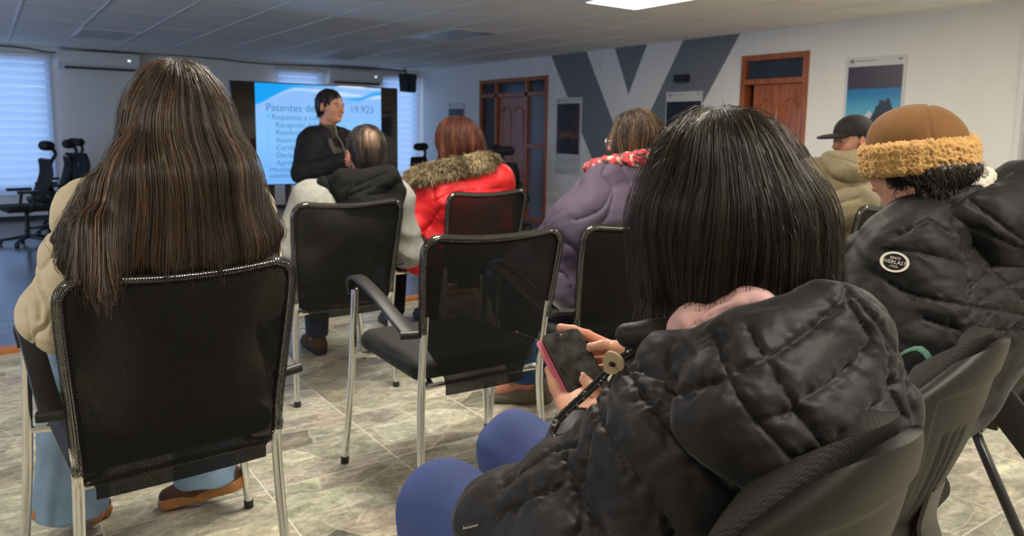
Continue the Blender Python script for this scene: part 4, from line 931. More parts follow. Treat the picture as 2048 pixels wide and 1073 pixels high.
def hand(S, wr, d, nrm, thumb=1, curl=0.7, s=1.0, k=0.004):
    """five-finger hand: wrist, forward direction, palm normal (the way the palm faces); thumb=+1 on the side nrm x d"""
    d = unit(d); nrm = unit(nrm-d*(nrm @ d)); t = np.cross(nrm, d)*thumb
    W = lambda a, b, c: wr+(t*a+d*b+nrm*c)*s
    S.cone(W(0, -0.02, 0), W(0.012, 0.03, 0), 0.022*s, 0.017*s, 0.012)
    for a, b in ((-0.027, 0.075), (-0.010, 0.082), (0.009, 0.085), (0.027, 0.080)): S.cone(W(a*0.6, 0.02, 0), W(a, b, 0), 0.014*s, 0.0115*s, 0.012)
    for a, b, L_, r in ((-0.030, 0.078, 0.062, 0.0078), (-0.011, 0.086, 0.076, 0.0088), (0.009, 0.089, 0.082, 0.0092), (0.029, 0.084, 0.074, 0.0090)):
        p = W(a, b, 0); ang = curl*0.5; q = p
        for f, rr_ in ((0.45, 1.0), (0.30, 0.93), (0.25, 0.85)):
            v = d*math.cos(ang)+nrm*math.sin(ang)+t*a*1.2; n2 = q+unit(v)*L_*f*s; S.cone(q, n2, r*rr_*s, r*rr_*0.93*s, 0.0022); q = n2; ang += curl*0.85
    b0 = W(0.024, 0.018, 0.004); b1 = W(0.047, 0.052, 0.016); b2 = W(0.050, 0.082, 0.026); b3 = W(0.044, 0.104, 0.034)
    S.cone(b0, b1, 0.016*s, 0.0125*s, 0.012); S.cone(b1, b2, 0.0120*s, 0.0100*s, 0.004); S.cone(b2, b3, 0.0100*s, 0.0082*s, 0.003)
    return S
def skin_col(J=None, tone=1.0, lips=True):
    def f(P):
        c = np.tile(SKIN*tone, (len(P), 1))*(1+0.05*noise(P, 30, 1))[:, None]
        if J is not None:
            Q = (P-J['head']) @ J['hR']/J['hs']
            ck = np.exp(-(((np.abs(Q[:, 0])-0.038)/0.02)**2+((Q[:, 2]+0.025)/0.022)**2))*(Q[:, 1] > 0.03); c = blend(c, SKIN*tone*A(1.1, 0.72, 0.66), ck*0.6)
            er = (np.abs(Q[:, 0]) > 0.074)*1.0; c = blend(c, SKIN*tone*A(1.05, 0.7, 0.62), er*0.6)
            l = np.exp(-((Q[:, 0]/0.021)**4+((Q[:, 2]+0.055)/0.0095)**4))*(Q[:, 1] > 0.075); c = blend(c, (0.36, 0.11, 0.09), l*0.85)
            b = np.exp(-(((np.abs(Q[:, 0])-0.033)/0.021)**4+((Q[:, 2]-0.026)/0.0045)**2))*(Q[:, 1] > 0.06); c = blend(c, (0.03, 0.018, 0.012), b*0.8)
        return c
    return f
def body(J, parent, res=0.007, hands=True, tone=1.0, k=0.03, fine=None, limbs=True, face=True):
    S = torso(J, -0.004, 0.05); head(S, J['head'], J['hR'], J['hs'], neck=J['neck']-A(0, 0, 0.02))
    for q in 'LR':
        arm(S, J, q, -0.003, 0.02)
        if hands:
            d = J['wr'+q]-J['el'+q]; nrm = J.get('palm'+q, A(0, 0, -1)); hand(S, J['wr'+q], J.get('hd'+q, d), nrm, J.get('th'+q, 1 if q == 'L' else -1), J.get('curl', 0.75), J['s'])
        S.cone(J['an'+q], J['toe'+q], 0.032, 0.026, 0.02)
    legs(S, J, -0.006, 0.03)
    P, F = shape_mesh(S, res)
    if fine:                                               # finely meshed hands joined on inside the sleeves
        P2, F2 = shape_mesh(fine, 0.0028); F = np.concatenate([F, F2+len(P)]); P = np.concatenate([P, P2])
    o = npmesh('body', P, F, MT['skin'], parent, col=skin_col(J, tone)(P))
    return o
def short_hair_env(J, grow=0.008, back=0.0, face_z=0.0):
    c, R, s = J['head'], J['hR'], J['hs']; W = lambda *v: c+R @ (A(*v)*s)
    S = Shape().ell(W(0, -0.016, 0.030), (A(0.074, 0.094, 0.088)+grow)*s, R); S.ell(W(0, -0.05, -0.025), (A(0.060, 0.045, 0.060)+grow)*s, R, 0.03)
    S.ell(W(0, 0.085, -0.045+face_z), A(0.090, 0.068, 0.105)*s, R, 0.012, True)
    for q in (-1, 1): S.ell(W(q*0.088, 0.010, -0.045), A(0.030, 0.045, 0.050)*s, R, 0.01, True)
    return S
def flow_from(top, down=1.0, out=0.0):
    def f(P):
        v = P-top; h = v*A(1, 1, 0); n = np.linalg.norm(h, axis=1)[:, None]+1e-6; w = np.clip(1.2-n*9, 0, 1.2)
        return A(0, 0, -down)[None]+h/n*(w+out)
    return f
def shoe(J, q, parent, upper_m, sole_m, yaw=0.0, heel=0.0, L_=0.27, stripes=None, pos=None):
    """trainer: upper with padded collar + sole; heel = how high the heel is lifted"""
    o = pos if pos is not None else A(J['an'+q][0], J['an'+q][1], 0)
    R = np.array(Matrix.Rotation(yaw, 3, 'Z') @ Matrix.Rotation(-heel, 3, 'X')); toe = o+np.array(Matrix.Rotation(yaw, 3, 'Z')) @ A(0, L_*0.62, 0)
    W = lambda *v: toe+R @ A(v[0], v[1]-L_*0.62, v[2])
    S = Shape(); S.cone(W(0, -0.045, 0.048), W(0, 0.06, 0.050), 0.036, 0.037, 0.02); S.cone(W(0, 0.06, 0.050), W(0, 0.165, 0.038), 0.038, 0.026, 0.03); S.cone(W(0, -0.03, 0.06), W(0, -0.02, 0.095), 0.036, 0.037, 0.02)
    S.cone(W(0, -0.02, 0.10), W(0, 0.0, 0.16), 0.028, 0.036, 0.005, True)
    up = shape_obj('shoe', S, 0.005, upper_m, parent)
    S2 = Shape(); S2.cone(W(0, -0.045, 0.026), W(0, 0.05, 0.024), 0.038, 0.034, 0.02); S2.cone(W(0, 0.05, 0.024), W(0, 0.165, 0.022), 0.036, 0.034, 0.02)
    S2.box(W(0, 0.05, -0.032), (0.09, 0.22, 0.034), R, 0.004, 0.004, True); S2.box(W(0, 0.05, 0.10), (0.09, 0.22, 0.062), R, 0.004, 0.004, True)
    shape_obj('sole', S2, 0.004, sole_m, up)
    if stripes:
        for i in range(3):
            for sd in (-1, 1):
                bm = bmesh.new(); P = []
                for t in np.linspace(0, 1, 7):
                    p = A(sd*(0.030+0.006*math.sin(t*PI)), 0.020+i*0.028+0.022*t, 0.045+0.038*t); P.append(Vector(W(*p)))
                tube(bm, P, 0.0075, 6); bmo('stripe', bm, stripes, up, smooth=True)
    return up
def person(name, J, label, cat='person', group=None):
    e = empty('person', (float(J['pelvis'][0]), float(J['pelvis'][1]), 0), 0, label, cat, group)
    return e
def settle(e):
    """children were built in world coordinates: hang them on the empty without moving them"""
    bpy.context.view_layer.update(); inv = e.matrix_world.inverted()
    for ch in e.children: ch.matrix_parent_inverse = inv

def fabric(name, col, rough=0.8, bump=0.3, bscale=500, **k): return mat(name, col, rough, bump=bump, bscale=bscale, bdist=0.0015, **k)
def cut_neck(S, J, r=0.062, up=0.10):
    n = J['neck']; S.cone(n+A(0, 0, -0.015), n+(J['head']-n)*0.9+A(0, 0, 0.02), r, r+0.02, 0.01, True)

# ------------------------------------------------------------------ woman with the phone (nearest, centre)
J6 = pose(0.77, 0.66, 0.0, seat=0.45, chest=(0.800, 0.620, 0.78), neck=(0.835, 0.660, 0.925), shL=(0.742, 0.655, 0.822), shR=(0.975, 0.615, 0.845), head=(0, 0.03, 0.15),
          elL=(0.645, 0.775, 0.672), wrL=(0.738, 0.862, 0.728), elR=(1.00, 0.80, 0.68), wrR=(0.895, 0.865, 0.826), knL=(0.610, 1.060, 0.545), knR=(0.830, 1.155, 0.558), hrot=(0.12, 0.35, 0))
J6['s'] = 0.90; J6['head'] = A(0.862, 0.720, 1.095); J6['anL'] = A(0.62, 1.02, 0.09); J6['toeL'] = A(0.60, 1.14, 0.04); J6['anR'] = A(0.83, 1.10, 0.09); J6['toeR'] = A(0.83, 1.22, 0.04)
e6 = person('person', J6, 'person with a dark bob, black puffer jacket and blue trousers, looking at a phone')
PC = A(0.846, 1.003, 0.780); PW = A(0.951, -0.275, 0.143); PU = A(0.166, 0.842, 0.514); PN = A(-0.262, -0.465, 0.846)
PH = lambda a, b, c: PC+PW*a+PU*b+PN*c
HS = Shape()
# right hand: index along the top edge, thumb on the glass edge, other fingers behind
wr = J6['wrR']; HS.cone(wr+A(0.05, -0.04, -0.02), wr, 0.027, 0.024, 0.01); m_ = PH(0.088, 0.012, -0.004)
for b, t0 in ((0.030, 0.0), (0.014, 0.0), (-0.003, 0.0), (-0.018, 0.0)): HS.cone(wr, PH(0.080, b, -0.012), 0.017, 0.0105, 0.010)
def chain(S, pts, rs, k=0.003):
    for i in range(len(pts)-1): S.cone(pts[i], pts[i+1], rs[i], rs[i+1], k)
chain(HS, [PH(0.080, 0.030, -0.010), PH(0.052, 0.060, -0.006), PH(0.030, 0.078, -0.004), PH(0.010, 0.090, -0.004)], (0.0105, 0.0095, 0.0088, 0.0078), 0.004)
chain(HS, [PH(0.080, 0.012, -0.014), PH(0.050, 0.030, -0.018), PH(0.022, 0.040, -0.018), PH(0.000, 0.046, -0.017)], (0.0100, 0.0094, 0.0088, 0.0078))
chain(HS, [PH(0.080, -0.004, -0.014), PH(0.050, 0.008, -0.020), PH(0.020, 0.016, -0.019), PH(-0.002, 0.020, -0.017)], (0.0098, 0.0090, 0.0084, 0.0075))
chain(HS, [PH(0.078, -0.018, -0.012), PH(0.050, -0.012, -0.019), PH(0.026, -0.008, -0.018), PH(0.010, -0.004, -0.017)], (0.0090, 0.0080, 0.0075, 0.0068))
chain(HS, [wr+A(0, 0, 0.004), PH(0.076, 0.004, 0.010), PH(0.056, 0.010, 0.016), PH(0.036, 0.014, 0.014)], (0.016, 0.0125, 0.0105, 0.0088), 0.005)
# left hand: palm under the lower half, thumb over the lower screen edge
wl = J6['wrL']; HS.cone(wl-unit(wl-J6['elL'])*0.05, wl, 0.029, 0.026, 0.01)
for a in (-0.034, -0.016, 0.002, 0.018): HS.cone(wl+A(0.01, 0.01, 0.0), PH(a-0.012, -0.045+0.3*a, -0.024), 0.019, 0.0125, 0.014)
for b, e_, r in ((-0.050, 0.0, 0.0085), (-0.028, 0.006, 0.0094), (-0.006, 0.010, 0.0096), (0.015, 0.012, 0.0092)):
    chain(HS, [PH(-0.046, b*0.5-0.030, -0.022), PH(-0.040, b, -0.023), PH(-0.008, b+0.006, -0.021), PH(0.014, b+0.008, -0.018)], (r+0.002, r, r*0.93, r*0.82), 0.004)
chain(HS, [wl+A(0.012, 0.004, 0.006), PH(0.006, -0.098, 0.004), PH(0.000, -0.074, 0.015), PH(-0.006, -0.050, 0.0145)], (0.019, 0.0145, 0.0112, 0.0092), 0.006)
body(J6, e6, 0.008, hands=False, fine=HS, tone=1.12)
for (pt_, dr) in ((PH(0.034, 0.0145, 0.0215), PW*-1), (PH(-0.0068, -0.047, 0.0225), PU)):
    R_ = np.stack([unit(np.cross(dr, PN)), unit(dr), PN], 1); shape_obj('nail', Shape().ell(pt_, (0.0055, 0.0075, 0.0016), R_), 0.0012, mat('fingernail', (0.66, 0.36, 0.30), 0.25), e6)
# phone, held: a thing of its own
PH4 = Matrix(np.stack([PW, PU, PN], 1)).to_4x4(); PH4.translation = Vector(PC)
ph = bpy.data.objects.new('phone', None); COL.objects.link(ph); ph.matrix_world = PH4; ph.empty_display_size = 0.05
tag(ph, 'black smartphone in an open pink flip case, held in two hands', 'phone')
def rbox(name, hx, hy, z0, z1, r, m, parent, loc=(0, 0, 0)):
    bm = bmesh.new(); P = []
    for cx_, cy_, a0 in ((hx-r, hy-r, 0), (-hx+r, hy-r, PI/2), (-hx+r, -hy+r, PI), (hx-r, -hy+r, 1.5*PI)):
        for k in range(7): a = a0+PI/2*k/6; P.append((cx_+r*math.cos(a), cy_+r*math.sin(a)))
    b = [bm.verts.new((x, y, z0)) for x, y in P]; t = [bm.verts.new((x, y, z1)) for x, y in P]; n_ = len(P)
    bm.faces.new(b[::-1]); bm.faces.new(t)
    for i in range(n_): bm.faces.new((b[i], b[(i+1) % n_], t[(i+1) % n_], t[i]))
    o = bmo(name, bm, m, parent, smooth=True); o.location = loc; return o
rbox('bumper', 0.0365, 0.0745, -0.0055, 0.0045, 0.009, MT['black_plastic'], ph)
scr = mat('phone_glass', (0.030, 0.032, 0.034), 0.12, var=0.9, vscale=40); nt, N, L = nodes(scr)
rbox('screen', 0.0335, 0.0715, 0.0045, 0.0052, 0.007, scr, ph)
rbox('front_camera', 0.0018, 0.0018, 0.0052, 0.0055, 0.0017, mat('camera_ring', (0.35, 0.35, 0.36), 0.3), ph, (0, 0.066, 0))
pk = mat('pink_case', (0.62, 0.17, 0.27), 0.5, bump=0.3, bscale=300, bdist=0.001)
rbox('case_back', 0.038, 0.077, -0.0095, -0.0058, 0.009, pk, ph)
fl = rbox('case_flap', 0.037, 0.077, -0.0140, -0.0110, 0.008, pk, ph, (-0.0085, 0.0, 0.0))
tr6 = Shape(); legs(tr6, J6, 0.016, 0.04, flare=0.03, cut=True); tr6.cone(J6['hipL'], J6['hipR'], 0.12, 0.12, 0.05)
MT['blue_trousers'] = fabric('blue_trousers', (0.048, 0.078, 0.255), 0.85, 0.5, 900)
shape_obj('trousers', tr6, 0.007, MT['blue_trousers'], e6, wrinkles(0.006, 9, 2, (1, 0.5, 1)))
for q in 'LR': shoe(J6, q, e6, MT['seat_fabric'], MT['rubber'])

MT['nylon'] = mat('black_nylon', (0.0095, 0.0090, 0.0120), 0.58, spec=0.27, sheen=0.12, bump=0.4, bscale=45, bdist=0.004, stretch=(1, 1, 2.0))
def puff(g, h, p=0.55): return h*np.abs(np.sin(PI*g))**p
jk = torso(J6, 0.024, 0.05, deep=0.0, low=False); jk.cone(J6['hipL']+A(-0.02, 0.02, 0.05), J6['hipR']+A(0.02, 0.02, 0.05), 0.155, 0.155, 0.05)
jk.cone(J6['hipL']+A(-0.02, 0.02, 0.04), A(0.62, 0.86, 0.60), 0.125, 0.090, 0.06); jk.cone(J6['hipR']+A(0.0, 0.02, 0.04), A(0.86, 0.86, 0.60), 0.12, 0.09, 0.06)   # front of the jacket over the lap
aL = Shape(); arm(aL, J6, 'L', 0.030, 0.04, 0.90, gw=0.016); aR = Shape(); arm(aR, J6, 'R', 0.036, 0.04, 0.90, gw=0.014)
J6jk = Shape(); J6jk.ext(jk).ext(aL).ext(aR)
J6jk.cone(A(0.712, 0.735, 0.912), A(0.745, 0.690, 0.915), 0.012, 0.022, 0.02)   # collar edge at the left
J6jk.cone(A(0.82, 0.70, 0.93), A(0.87, 0.74, 1.05), 0.068, 0.075, 0.012, True)
#JACKET6
# cuff
cf = Shape().cone(J6['elL']+(J6['wrL']-J6['elL'])*0.86, J6['elL']+(J6['wrL']-J6['elL'])*0.95, 0.043, 0.041); cf.cone(J6['elL']+(J6['wrL']-J6['elL'])*0.93, J6['wrL']+(J6['wrL']-J6['elL'])*0.2, 0.034, 0.034, 0.002, True)
shape_obj('cuff', cf, 0.004, MT['nylon'], e6, wrinkles(0.003, 60, 1))
# hood lying on the back
def cam_ray(x, y): return np.array(fw+(rr*((x-1024)/FPX))-(uu*((y-CY)/FPX)))
def seam3d(fn, pts, t0=0.7, t1=1.6, n=60):
    """where the stitching of the photo lies on the cloth: a 3-D polyline on the garment's surface"""
    P = smooth_path([(x, y, 0) for x, y in pts], 10) if len(pts) > 2 else [Vector((pts[0][0]+(pts[1][0]-pts[0][0])*i/12, pts[0][1]+(pts[1][1]-pts[0][1])*i/12, 0)) for i in range(13)]
    D = np.stack([cam_ray(p.x, p.y) for p in P]); O = A(0, 0, H); t = np.full(len(D), t0); 
    for _ in range(n): t = t+np.clip(fn(O+D*t[:, None]), -0.02, 0.05)*0.8
    X = O+D*t[:, None]; return X[(t < t1)]
def seam_dist(P, seams):
    d = np.full(len(P), 9.0)
    for X in seams:
        if len(X) < 2: continue
        lo, hi = X.min(0)-0.06, X.max(0)+0.06; m = ((P > lo) & (P < hi)).all(1); Q = P[m]; b = np.full(len(Q), 9.0)
        for i in range(len(X)-1):
            a_, v = X[i], X[i+1]-X[i]; l = v @ v
            if l < 1e-9 or l > 0.02: continue
            t = np.clip((Q-a_) @ v/l, 0, 1); b = np.minimum(b, np.linalg.norm(Q-a_-t[:, None]*v, axis=1))
        d[m] = np.minimum(d[m], b)
    return d
def stitched(seams, h=0.010, w=0.035, pucker=0.0020, fold=0.002, fsc=24, seed=7, ax=(1, 1, 1)):
    def f(P, g):
        d = seam_dist(P, seams); r = np.clip(d/w, 0, 1)
        return h*(r**0.5)-h*0.5-0.0042*np.exp(-(d/0.0034)**2)+np.exp(-(d/0.016)**2)*pucker*noise(P, 120, 4)+fold*noise(P*A(*ax), fsc, seed)+fold*0.45*noise(P, fsc*2.6, seed+2)
    return f
hd = Shape(); hd.ell(A(0.772, 0.538, 0.875), A(0.150, 0.085, 0.095), k=0.05)
hd.cone(A(0.740, 0.560, 0.935), A(0.850, 0.520, 0.958), 0.036, 0.044, 0.04); hd.cone(A(0.860, 0.520, 0.948), A(0.902, 0.484, 0.855), 0.048, 0.050, 0.04)
hd.cone(A(0.745, 0.570, 0.915), A(0.712, 0.665, 0.895), 0.040, 0.030, 0.03); hd.cone(A(0.715, 0.630, 0.885), A(0.765, 0.545, 0.865), 0.044, 0.060, 0.04); hd.cone(A(0.89, 0.53, 0.945), A(0.965, 0.64, 0.93), 0.044, 0.036, 0.04)
hd.ell(A(0.800, 0.485, 0.815), A(0.115, 0.052, 0.065), k=0.05)
hd.cone(A(0.835, 0.66, 0.93), A(0.865, 0.70, 1.10), 0.075, 0.11, 0.02, True)
HSE = [seam3d(hd, q) for q in ([(1425, 663), (1460, 751), (1507, 833), (1601, 933), (1620, 961)], [(1330, 800), (1400, 770), (1438, 761), (1482, 739), (1535, 714), (1607, 670), (1670, 613), (1692, 582), (1682, 547)],
      [(1497, 651), (1535, 714), (1588, 801), (1632, 870), (1654, 902), (1670, 965)], [(1598, 805), (1676, 757), (1745, 685), (1715, 625), (1692, 582)], [(1654, 902), (1726, 845), (1783, 776), (1801, 764)],
      [(1695, 582), (1739, 620), (1776, 682), (1783, 770), (1817, 839)], [(1700, 560), (1751, 607), (1770, 663), (1814, 751), (1833, 827)], [(1332, 695), (1335, 740), (1350, 775)], [(1530, 840), (1590, 825), (1598, 805)], [(1590, 915), (1640, 912)])]
shape_obj('hood', hd, 0.0036, MT['nylon'], e6, stitched(HSE, 0.0095, 0.036, pucker=0.0030, fold=0.0024, fsc=26, ax=(1.3, 1, 1)))
pkh = Shape(); pkh.ell(A(0.815, 0.635, 0.930), A(0.080, 0.055, 0.045), k=0.03); pkh.cone(A(0.760, 0.650, 0.935), A(0.795, 0.60, 0.955), 0.026, 0.028, 0.03); pkh.cone(A(0.742, 0.645, 0.912), A(0.800, 0.585, 0.935), 0.024, 0.030, 0.03); pkh.cone(A(0.795, 0.60, 0.955), A(0.86, 0.60, 0.965), 0.028, 0.026, 0.03)
PSE = [seam3d(pkh, q) for q in ([(1365, 665), (1400, 625), (1450, 600)], [(1400, 655), (1440, 625), (1500, 610)], [(1385, 640), (1420, 660)], [(1470, 640), (1510, 615)])]
shape_obj('sweatshirt_hood', pkh, 0.0036, fabric('pale_pink_cotton', (0.60, 0.37, 0.37), 0.9, 0.4, 700), e6, stitched(PSE, 0.010, 0.022, 0.001, 0.004, 30))
cord_pts = [tuple(A(0, 0, H)+(A(*q)-A(0, 0, H))*f) for q, f in zip([(0.722, 0.720, 0.905), (0.723, 0.735, 0.888), (0.722, 0.765, 0.866), (0.724, 0.800, 0.830), (0.722, 0.833, 0.796), (0.703, 0.862, 0.757), (0.686, 0.860, 0.738), (0.674, 0.834, 0.735), (0.665, 0.800, 0.742)], (1.0, 0.98, 0.955, 0.95, 0.945, 0.95, 0.96, 0.97, 1.0))]
cm_ = mat('black_cord', (0.02, 0.02, 0.022), 0.7); nt, N, L = nodes(cm_); tcn = N.new('ShaderNodeTexCoord'); vn = N.new('ShaderNodeTexVoronoi'); vn.inputs['Scale'].default_value = 330; L.new(tcn.outputs['Object'], vn.inputs['Vector'])
rp = N.new('ShaderNodeValToRGB'); rp.color_ramp.elements[0].position = 0.86; rp.color_ramp.elements[0].color = (0.015, 0.015, 0.017, 1); rp.color_ramp.elements[1].position = 0.9; rp.color_ramp.elements[1].color = (0.5, 0.5, 0.5, 1)
sx = N.new('ShaderNodeSeparateColor'); L.new(vn.outputs['Color'], sx.inputs[0]); L.new(sx.outputs[0], rp.inputs['Fac']); L.new(rp.outputs['Color'], N['Principled BSDF'].inputs['Base Color'])
bm = bmesh.new()
for of in (A(0.0, 0.0022, 0.0022), A(0.0, -0.0022, -0.0022)): tube(bm, smooth_path([tuple(A(*p)+of) for p in cord_pts], 6), 0.0031, 8)
bmo('drawstring', bm, cm_, e6, smooth=True)
tg = bpy.data.meshes.new('toggle'); V = []; tc_ = A(0, 0, H)+(A(0.7235, 0.768, 0.868)-A(0, 0, H))*0.945; td = unit(A(0.02, 0.075, -0.085)); tn = unit(A(-0.35, -0.62, 0.55)); tn = unit(tn-td*(tn @ td)); ts = np.cross(td, tn)
bm = bmesh.new(); ring = []
for k in range(24):
    a = 2*PI*k/24; x = 1.3*math.cos(a)*0.019*(1.0 if math.cos(a) > 0 else 0.85); y = 1.3*math.sin(a)*0.0115*(1-0.28*math.cos(a)); ring.append((x, y))
lo_ = [bm.verts.new(Vector(tc_+td*x+ts*y+tn*0.006)) for x, y in ring]; hi_ = [bm.verts.new(Vector(tc_+td*x+ts*y+tn*0.009)) for x, y in ring]
bm.faces.new(lo_[::-1]); bm.faces.new(hi_)
for k in range(24): bm.faces.new((lo_[k], lo_[(k+1) % 24], hi_[(k+1) % 24], hi_[k]))
tgo = bmo('toggle', bm, fabric('tan_leather', (0.42, 0.32, 0.20), 0.6, 0.3, 400), e6, smooth=True); tag(tgo, 'tan leaf-shaped toggle')
shape_obj('eyelet', Shape().ell(tc_+tn*0.010, (0.005, 0.005, 0.0035)), 0.0013, MT['black_plastic'], tgo)
JSE = [seam3d(J6jk, q) for q in ([(1215, 735), (1251, 744), (1291, 799), (1400, 923), (1500, 1020), (1560, 1073)], [(1215, 770), (1193, 828), (1239, 914), (1282, 976), (1349, 1073)], [(1129, 914), (1162, 1000), (1205, 1067)],
      [(1246, 741), (1310, 745), (1380, 775), (1440, 850), (1560, 960)], [(1210, 700), (1195, 770), (1188, 850), (1165, 960), (1160, 1060)], [(1010, 975), (1060, 930), (1110, 900), (1150, 890)], [(1000, 1030), (1050, 1000), (1120, 970)], [(1330, 700), (1340, 760), (1420, 860), (1520, 940)])]
ax_ = unit(J6['elL']-J6['shL'])
shape_obj('jacket', J6jk, 0.0040, MT['nylon'], e6, stitched(JSE, 0.0085, 0.034, pucker=0.0030, fold=0.0030, fsc=24, ax=(1.2, 1.0, 1.3)))
# small woven side label on the jacket hem
lo_t = bpy.data.objects.new('brand_tab', None)
R_ = Matrix(np.stack([unit(A(0.80, -0.50, 0.22)), unit(A(-0.05, 0.35, 0.93)), unit(A(-0.58, -0.78, 0.25))], 1)).to_4x4()
bm = bmesh.new(); add_box(bm, (-0.013, -0.0035, -0.0006), (0.013, 0.0035, 0.0006)); tb = bmo('hem_tab', bm, MT['black_matte'], e6); R_.translation = Vector((0.503, 0.800, 0.668)); tb.matrix_world = R_
bpy.data.objects.remove(lo_t)
text_mesh('tab_lettering', 'Aumenter', 0.0052, (-0.012, -0.0018, 0.0009), (0, 0, 0), MT['white_plastic'], tb)
# bob of straight dark hair
c6 = J6['head']; hv = Shape(); hv.ell(A(0.858, 0.708, 1.130), A(0.098, 0.104, 0.101), k=0.04)
hv.ell(A(0.866, 0.696, 1.070), A(0.117, 0.116, 0.096), k=0.05)
for x, y, z, r in ((0.770, 0.735, 0.985, 0.032), (0.790, 0.665, 0.975, 0.040), (0.850, 0.610, 0.985, 0.042), (0.920, 0.610, 0.990, 0.044), (0.965, 0.665, 0.990, 0.040), (0.958, 0.735, 0.990, 0.034)):
    hv.cone(A(0.866, 0.700, 1.10)+(A(x, y, z)-A(0.866, 0.700, 1.10))*A(0.7, 0.7, 0.35), A(x, y, z), 0.062, r, 0.045)
hv.ell(A(0.87, 0.87, 1.06), A(0.085, 0.085, 0.12), k=0.02, sub=True)
DARK = (0.0155, 0.0100, 0.0072)
hair('hair', hv, MT['hair'], e6, 12000, 0.24, flow_from(A(0.855, 0.715, 1.24)), DARK, 0.006, 18, 0.00042, where=lambda P: P[:, 2] > 1.0, jitter=0.30, depth=0.006, inset=0.007, streak=((0.040, 0.027, 0.020), 0.5), lenvar=0.45, stray=0.08)
settle(e6)
# ------------------------------------------------------------------ woman with very long hair (left)
J1 = pose(0.365, 1.985, 0.0, seat=0.455, chest=(0.370, 1.955, 0.84), neck=(0.378, 1.945, 1.065), shL=(0.205, 1.945, 0.975), shR=(0.530, 1.955, 0.970), elL=(0.125, 1.965, 0.755), elR=(0.590, 2.02, 0.745),
          wrL=(0.20, 2.20, 0.70), wrR=(0.52, 2.22, 0.70), knL=(0.185, 2.40, 0.545), knR=(0.525, 2.40, 0.545), anL=(0.150, 2.375, 0.12), anR=(0.510, 2.365, 0.13), toeL=(0.21, 2.42, 0.05), toeR=(0.45, 2.41, 0.05), hrot=(0, 0.05, 0))
J1['head'] = A(0.385, 1.955, 1.225)
e1 = person('person', J1, 'person with very long brown-streaked hair, cream quilted jacket and light jeans')
body(J1, e1, 0.010)
MT['denim'] = mat('light_denim', (0.20, 0.31, 0.47), 0.85, var=0.22, vscale=9, bump=0.5, bscale=700, bdist=0.001)
t = Shape(); legs(t, J1, 0.022, 0.04, flare=0.034, hem=1.06, cut=True); t.cone(J1['hipL'], J1['hipR'], 0.125, 0.125, 0.04)
shape_obj('jeans', t, 0.006, MT['denim'], e1, wrinkles(0.005, 13, 4, (1, 1, 0.6)))
gum = mat('gum_rubber', (0.36, 0.155, 0.050), 0.5, var=0.2, vscale=25); suede = mat('brown_suede', (0.085, 0.042, 0.026), 0.9, bump=0.3, bscale=400, bdist=0.001); MT['stripe'] = mat('pale_leather', (0.62, 0.52, 0.46), 0.6)
shoe(J1, 'L', e1, suede, gum, yaw=-0.85, heel=0.42, pos=A(0.100, 2.385, 0), stripes=MT['stripe'])
shoe(J1, 'R', e1, suede, gum, yaw=0.95, heel=0.30, pos=A(0.555, 2.340, 0), stripes=MT['stripe'])
cj = torso(J1, 0.022, 0.05); arm(cj, J1, 'L', 0.034, 0.03, 0.97, gw=0.030); arm(cj, J1, 'R', 0.022, 0.03, 0.97, gw=0.020); cut_neck(cj, J1)
SE1 = [seam3d(cj, q, 1.2, 2.4) for q in ([(72, 500), (72, 537), (74, 561), (84, 588), (101, 615), (102, 635), (87, 658), (70, 668), (67, 688), (77, 708)], [(72, 545), (60, 565), (45, 590)], [(50, 628), (55, 648), (60, 678), (54, 695)], [(110, 500), (90, 530), (72, 545)],
       [(102, 640), (112, 665)], [(80, 440), (100, 470), (110, 500)], [(110, 440), (90, 470), (72, 500), (60, 530)], [(60, 565), (75, 610), (80, 640)], [(500, 470), (530, 500)], [(150, 440), (130, 500)])]
MT['cream'] = mat('cream_quilted_cotton', (0.55, 0.485, 0.37), 0.75, bump=0.3, bscale=60, bdist=0.003)
shape_obj('jacket', cj, 0.0048, MT['cream'], e1, stitched(SE1, 0.017, 0.045, fold=0.003, fsc=18))
o = tube_obj('binding', smooth_path([tuple(x) for x in seam3d(cj, [(113, 560), (116, 600), (117, 660), (118, 706)], 1.2, 2.4)[::5]], 3), 0.0055, mat('brown_binding', (0.13, 0.065, 0.03), 0.6), e1); tag(o, 'brown seam binding')
h1 = Shape(); h1.ell(A(0.385, 1.930, 1.245), A(0.094, 0.112, 0.104), k=0.04)
for x, y, z, r, f in ((0.150, 1.815, 0.905, 0.032, 0.25), (0.215, 1.790, 0.900, 0.045, 0.3), (0.32, 1.785, 0.905, 0.05, 0.3), (0.42, 1.790, 0.905, 0.05, 0.3), (0.50, 1.800, 0.925, 0.044, 0.3), (0.575, 1.845, 0.935, 0.026, 0.25)):
    c0 = A(0.385, 1.915, 1.19); m1 = c0+(A(x, y, z)-c0)*A(0.40, 0.6, 0.42); h1.cone(c0, m1, 0.088, 0.066, 0.05); h1.cone(m1, A(x, y, z), 0.066, r, 0.05)
h1.cone(A(0.20, 1.79, 0.96), A(0.185, 1.712, 0.84), 0.040, 0.020, 0.03); h1.cone(A(0.160, 1.79, 0.97), A(0.140, 1.735, 0.87), 0.03, 0.016, 0.03); h1.cone(A(0.20, 1.85, 1.05), A(0.120, 1.850, 0.950), 0.03, 0.012, 0.03)
h1.ell(A(0.385, 2.045, 1.19), A(0.085, 0.075, 0.13), k=0.02, sub=True)
MT['hair_long'] = hairmat('long_hair_strands', 0.28, 0.7)
